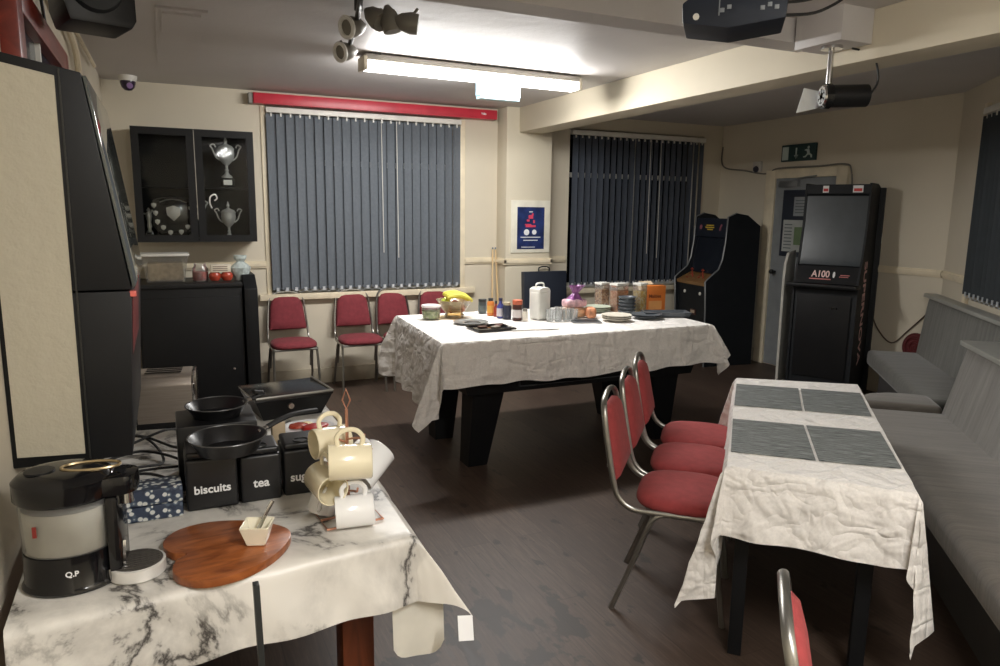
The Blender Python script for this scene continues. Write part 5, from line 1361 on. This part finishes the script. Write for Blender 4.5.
# cereal containers
def cereal(label, loc, w, h, stops, rz=.2):
    t = thing('cereal_container', label, 'container', loc, rz, 'clear cereal containers')
    c = B(); c.box(-w / 2, w / 2, -.04, .04, 0, h, bev=.006); c.build('container_body', TUBP, t)
    c = B(); c.box(-w / 2 + .004, w / 2 - .004, -.036, .036, .004, h * .8, bev=.004); c.build('cereal', mat_speckle('cereal_' + str(len(MATS)) + label[:5], stops, 90), t)
    c = B(); c.box(-w / 2 - .003, w / 2 + .003, -.043, .043, h + .0005, h + .018, bev=.004); c.build('lid', mat('container_lid', (206, 206, 200), .35), t)
cereal('clear container of speckled muesli, left of three', (3.1, 4.78, ZQ), .085, .185, [(0, (120, 76, 50)), (.5, (206, 160, 110)), (1, (226, 200, 160))])
cereal('clear container of orange cereal behind the grey bowls', (3.11, 4.56, ZQ), .12, .2, [(0, (196, 120, 60)), (.5, (214, 150, 96)), (1, (226, 180, 130))])
cereal('clear container of yellow flakes beside the orange box', (3.215, 4.44, ZQ), .07, .21, [(0, (196, 150, 60)), (.5, (226, 196, 100)), (1, (222, 210, 170))])
t = thing('cereal_box', 'orange cereal box with dark print beside the clear containers', 'box', (3.37, 4.47, ZQ), radians(-8))
c = B(); c.box(-.08, .08, -.03, .03, 0, .2, bev=.002); c.build('carton_body', ORANGE, t)
c = B(); c.box(-.06, .05, -.0312, -.03, .02, .085); c.build('pale_panel', mat('panel_peach', (240, 176, 110), .5), t)
text('lettering', 'Malties', .036, mat('print_dark', (120, 54, 30), .5), t, frame_m((-.01, -.0312, .12), (1, 0, 0), (0, -1, 0)))
t = thing('milk_carton', 'white and orange topped carton behind the orange box', 'carton', (3.36, 4.58, ZQ), .1)
c = B(); c.box(-.06, .06, -.03, .03, 0, .2); c.prism([(-.03, .2), (.03, .2), (0, .222)], 'yz', -.06, .06); c.build('carton_body', mat('carton_cream', (226, 206, 176), .5), t)

# pool cues and case by the pillar
CL = ['pool cue leaning on the wall, left one of the pair beside the pillar', 'pool cue leaning on the wall, right one of the pair beside the pillar']
for i, (x0, x1) in enumerate(((2.9, 2.955), (3.0, 2.985))):
    t = thing('pool_cue', CL[i], 'cue', (x0, 6.44, 0), 0, 'pool cues')
    top = Vector((x1 - x0, .13, 1.235)); c = B(); c.tube([(0, 0, 0), top * .35], .014, 8, rads=[.015, .012]); c.build('butt', mat_wood('butt_wood_%d' % i, (150, 112, 70), (186, 150, 104), (9, 9, 1), .3), t)
    c = B(); c.tube([top * .35, top * .985], .01, 8, rads=[.012, .0075]); c.build('shaft', CUEW, t)
    c = B(); c.tube([top * .985, top], .0075, 8); c.build('tip', mat('cue_tip', (90, 110, 130), .7), t)
t = thing('carry_case', 'flat black carry case with handle standing against the pillar', 'case', (3.42, 6.24, 0), 0)
c = B(); c.box(-.24, .24, 0, .07, .0, 1.01, bev=.008, M=Matrix.Rotation(radians(-4), 4, 'X')); c.build('case_body', mat('case_navy', (34, 40, 52), .5), t)
c = B(); c.tube(smoothpath([(-.06, .105, 1.005), (-.055, .108, 1.04), (0, .11, 1.052), (.055, .108, 1.04), (.06, .105, 1.005)]), .007, 6); c.build('handle', BLACKP, t)

# ------------------------------------------------------------------ world, camera, colour
w = bpy.data.worlds.new('World'); SC.world = w; w.use_nodes = True
w.node_tree.nodes['Background'].inputs[0].default_value = lin((40, 46, 60)); w.node_tree.nodes['Background'].inputs[1].default_value = .12

cam = bpy.data.cameras.new('camera'); co = bpy.data.objects.new('camera', cam); COL.objects.link(co)
yaw, pitch, roll, fpx = .434261681, .169066432, -.0125312408, 718.577
fw = Vector((sin(yaw) * cos(pitch), cos(yaw) * cos(pitch), -sin(pitch)))
r0 = Vector((cos(yaw), -sin(yaw), 0)); d0 = fw.cross(r0)
rr_ = cos(roll) * r0 + sin(roll) * d0; dd_ = -sin(roll) * r0 + cos(roll) * d0
Mc = Matrix((rr_, -dd_, -fw)).transposed().to_4x4(); Mc.translation = Vector((0, 0, 1.6))
co.matrix_world = Mc
cam.sensor_fit = 'HORIZONTAL'; cam.sensor_width = 36; cam.lens = fpx / 1000 * 36; cam.clip_start = .02
SC.camera = co
vs = SC.view_settings
SC.display_settings.display_device = 'sRGB'
vs.view_transform = 'Standard'; vs.look = 'None'; vs.exposure = .85; vs.gamma = 1; vs.use_curve_mapping = False
SC.cycles.use_denoising = True
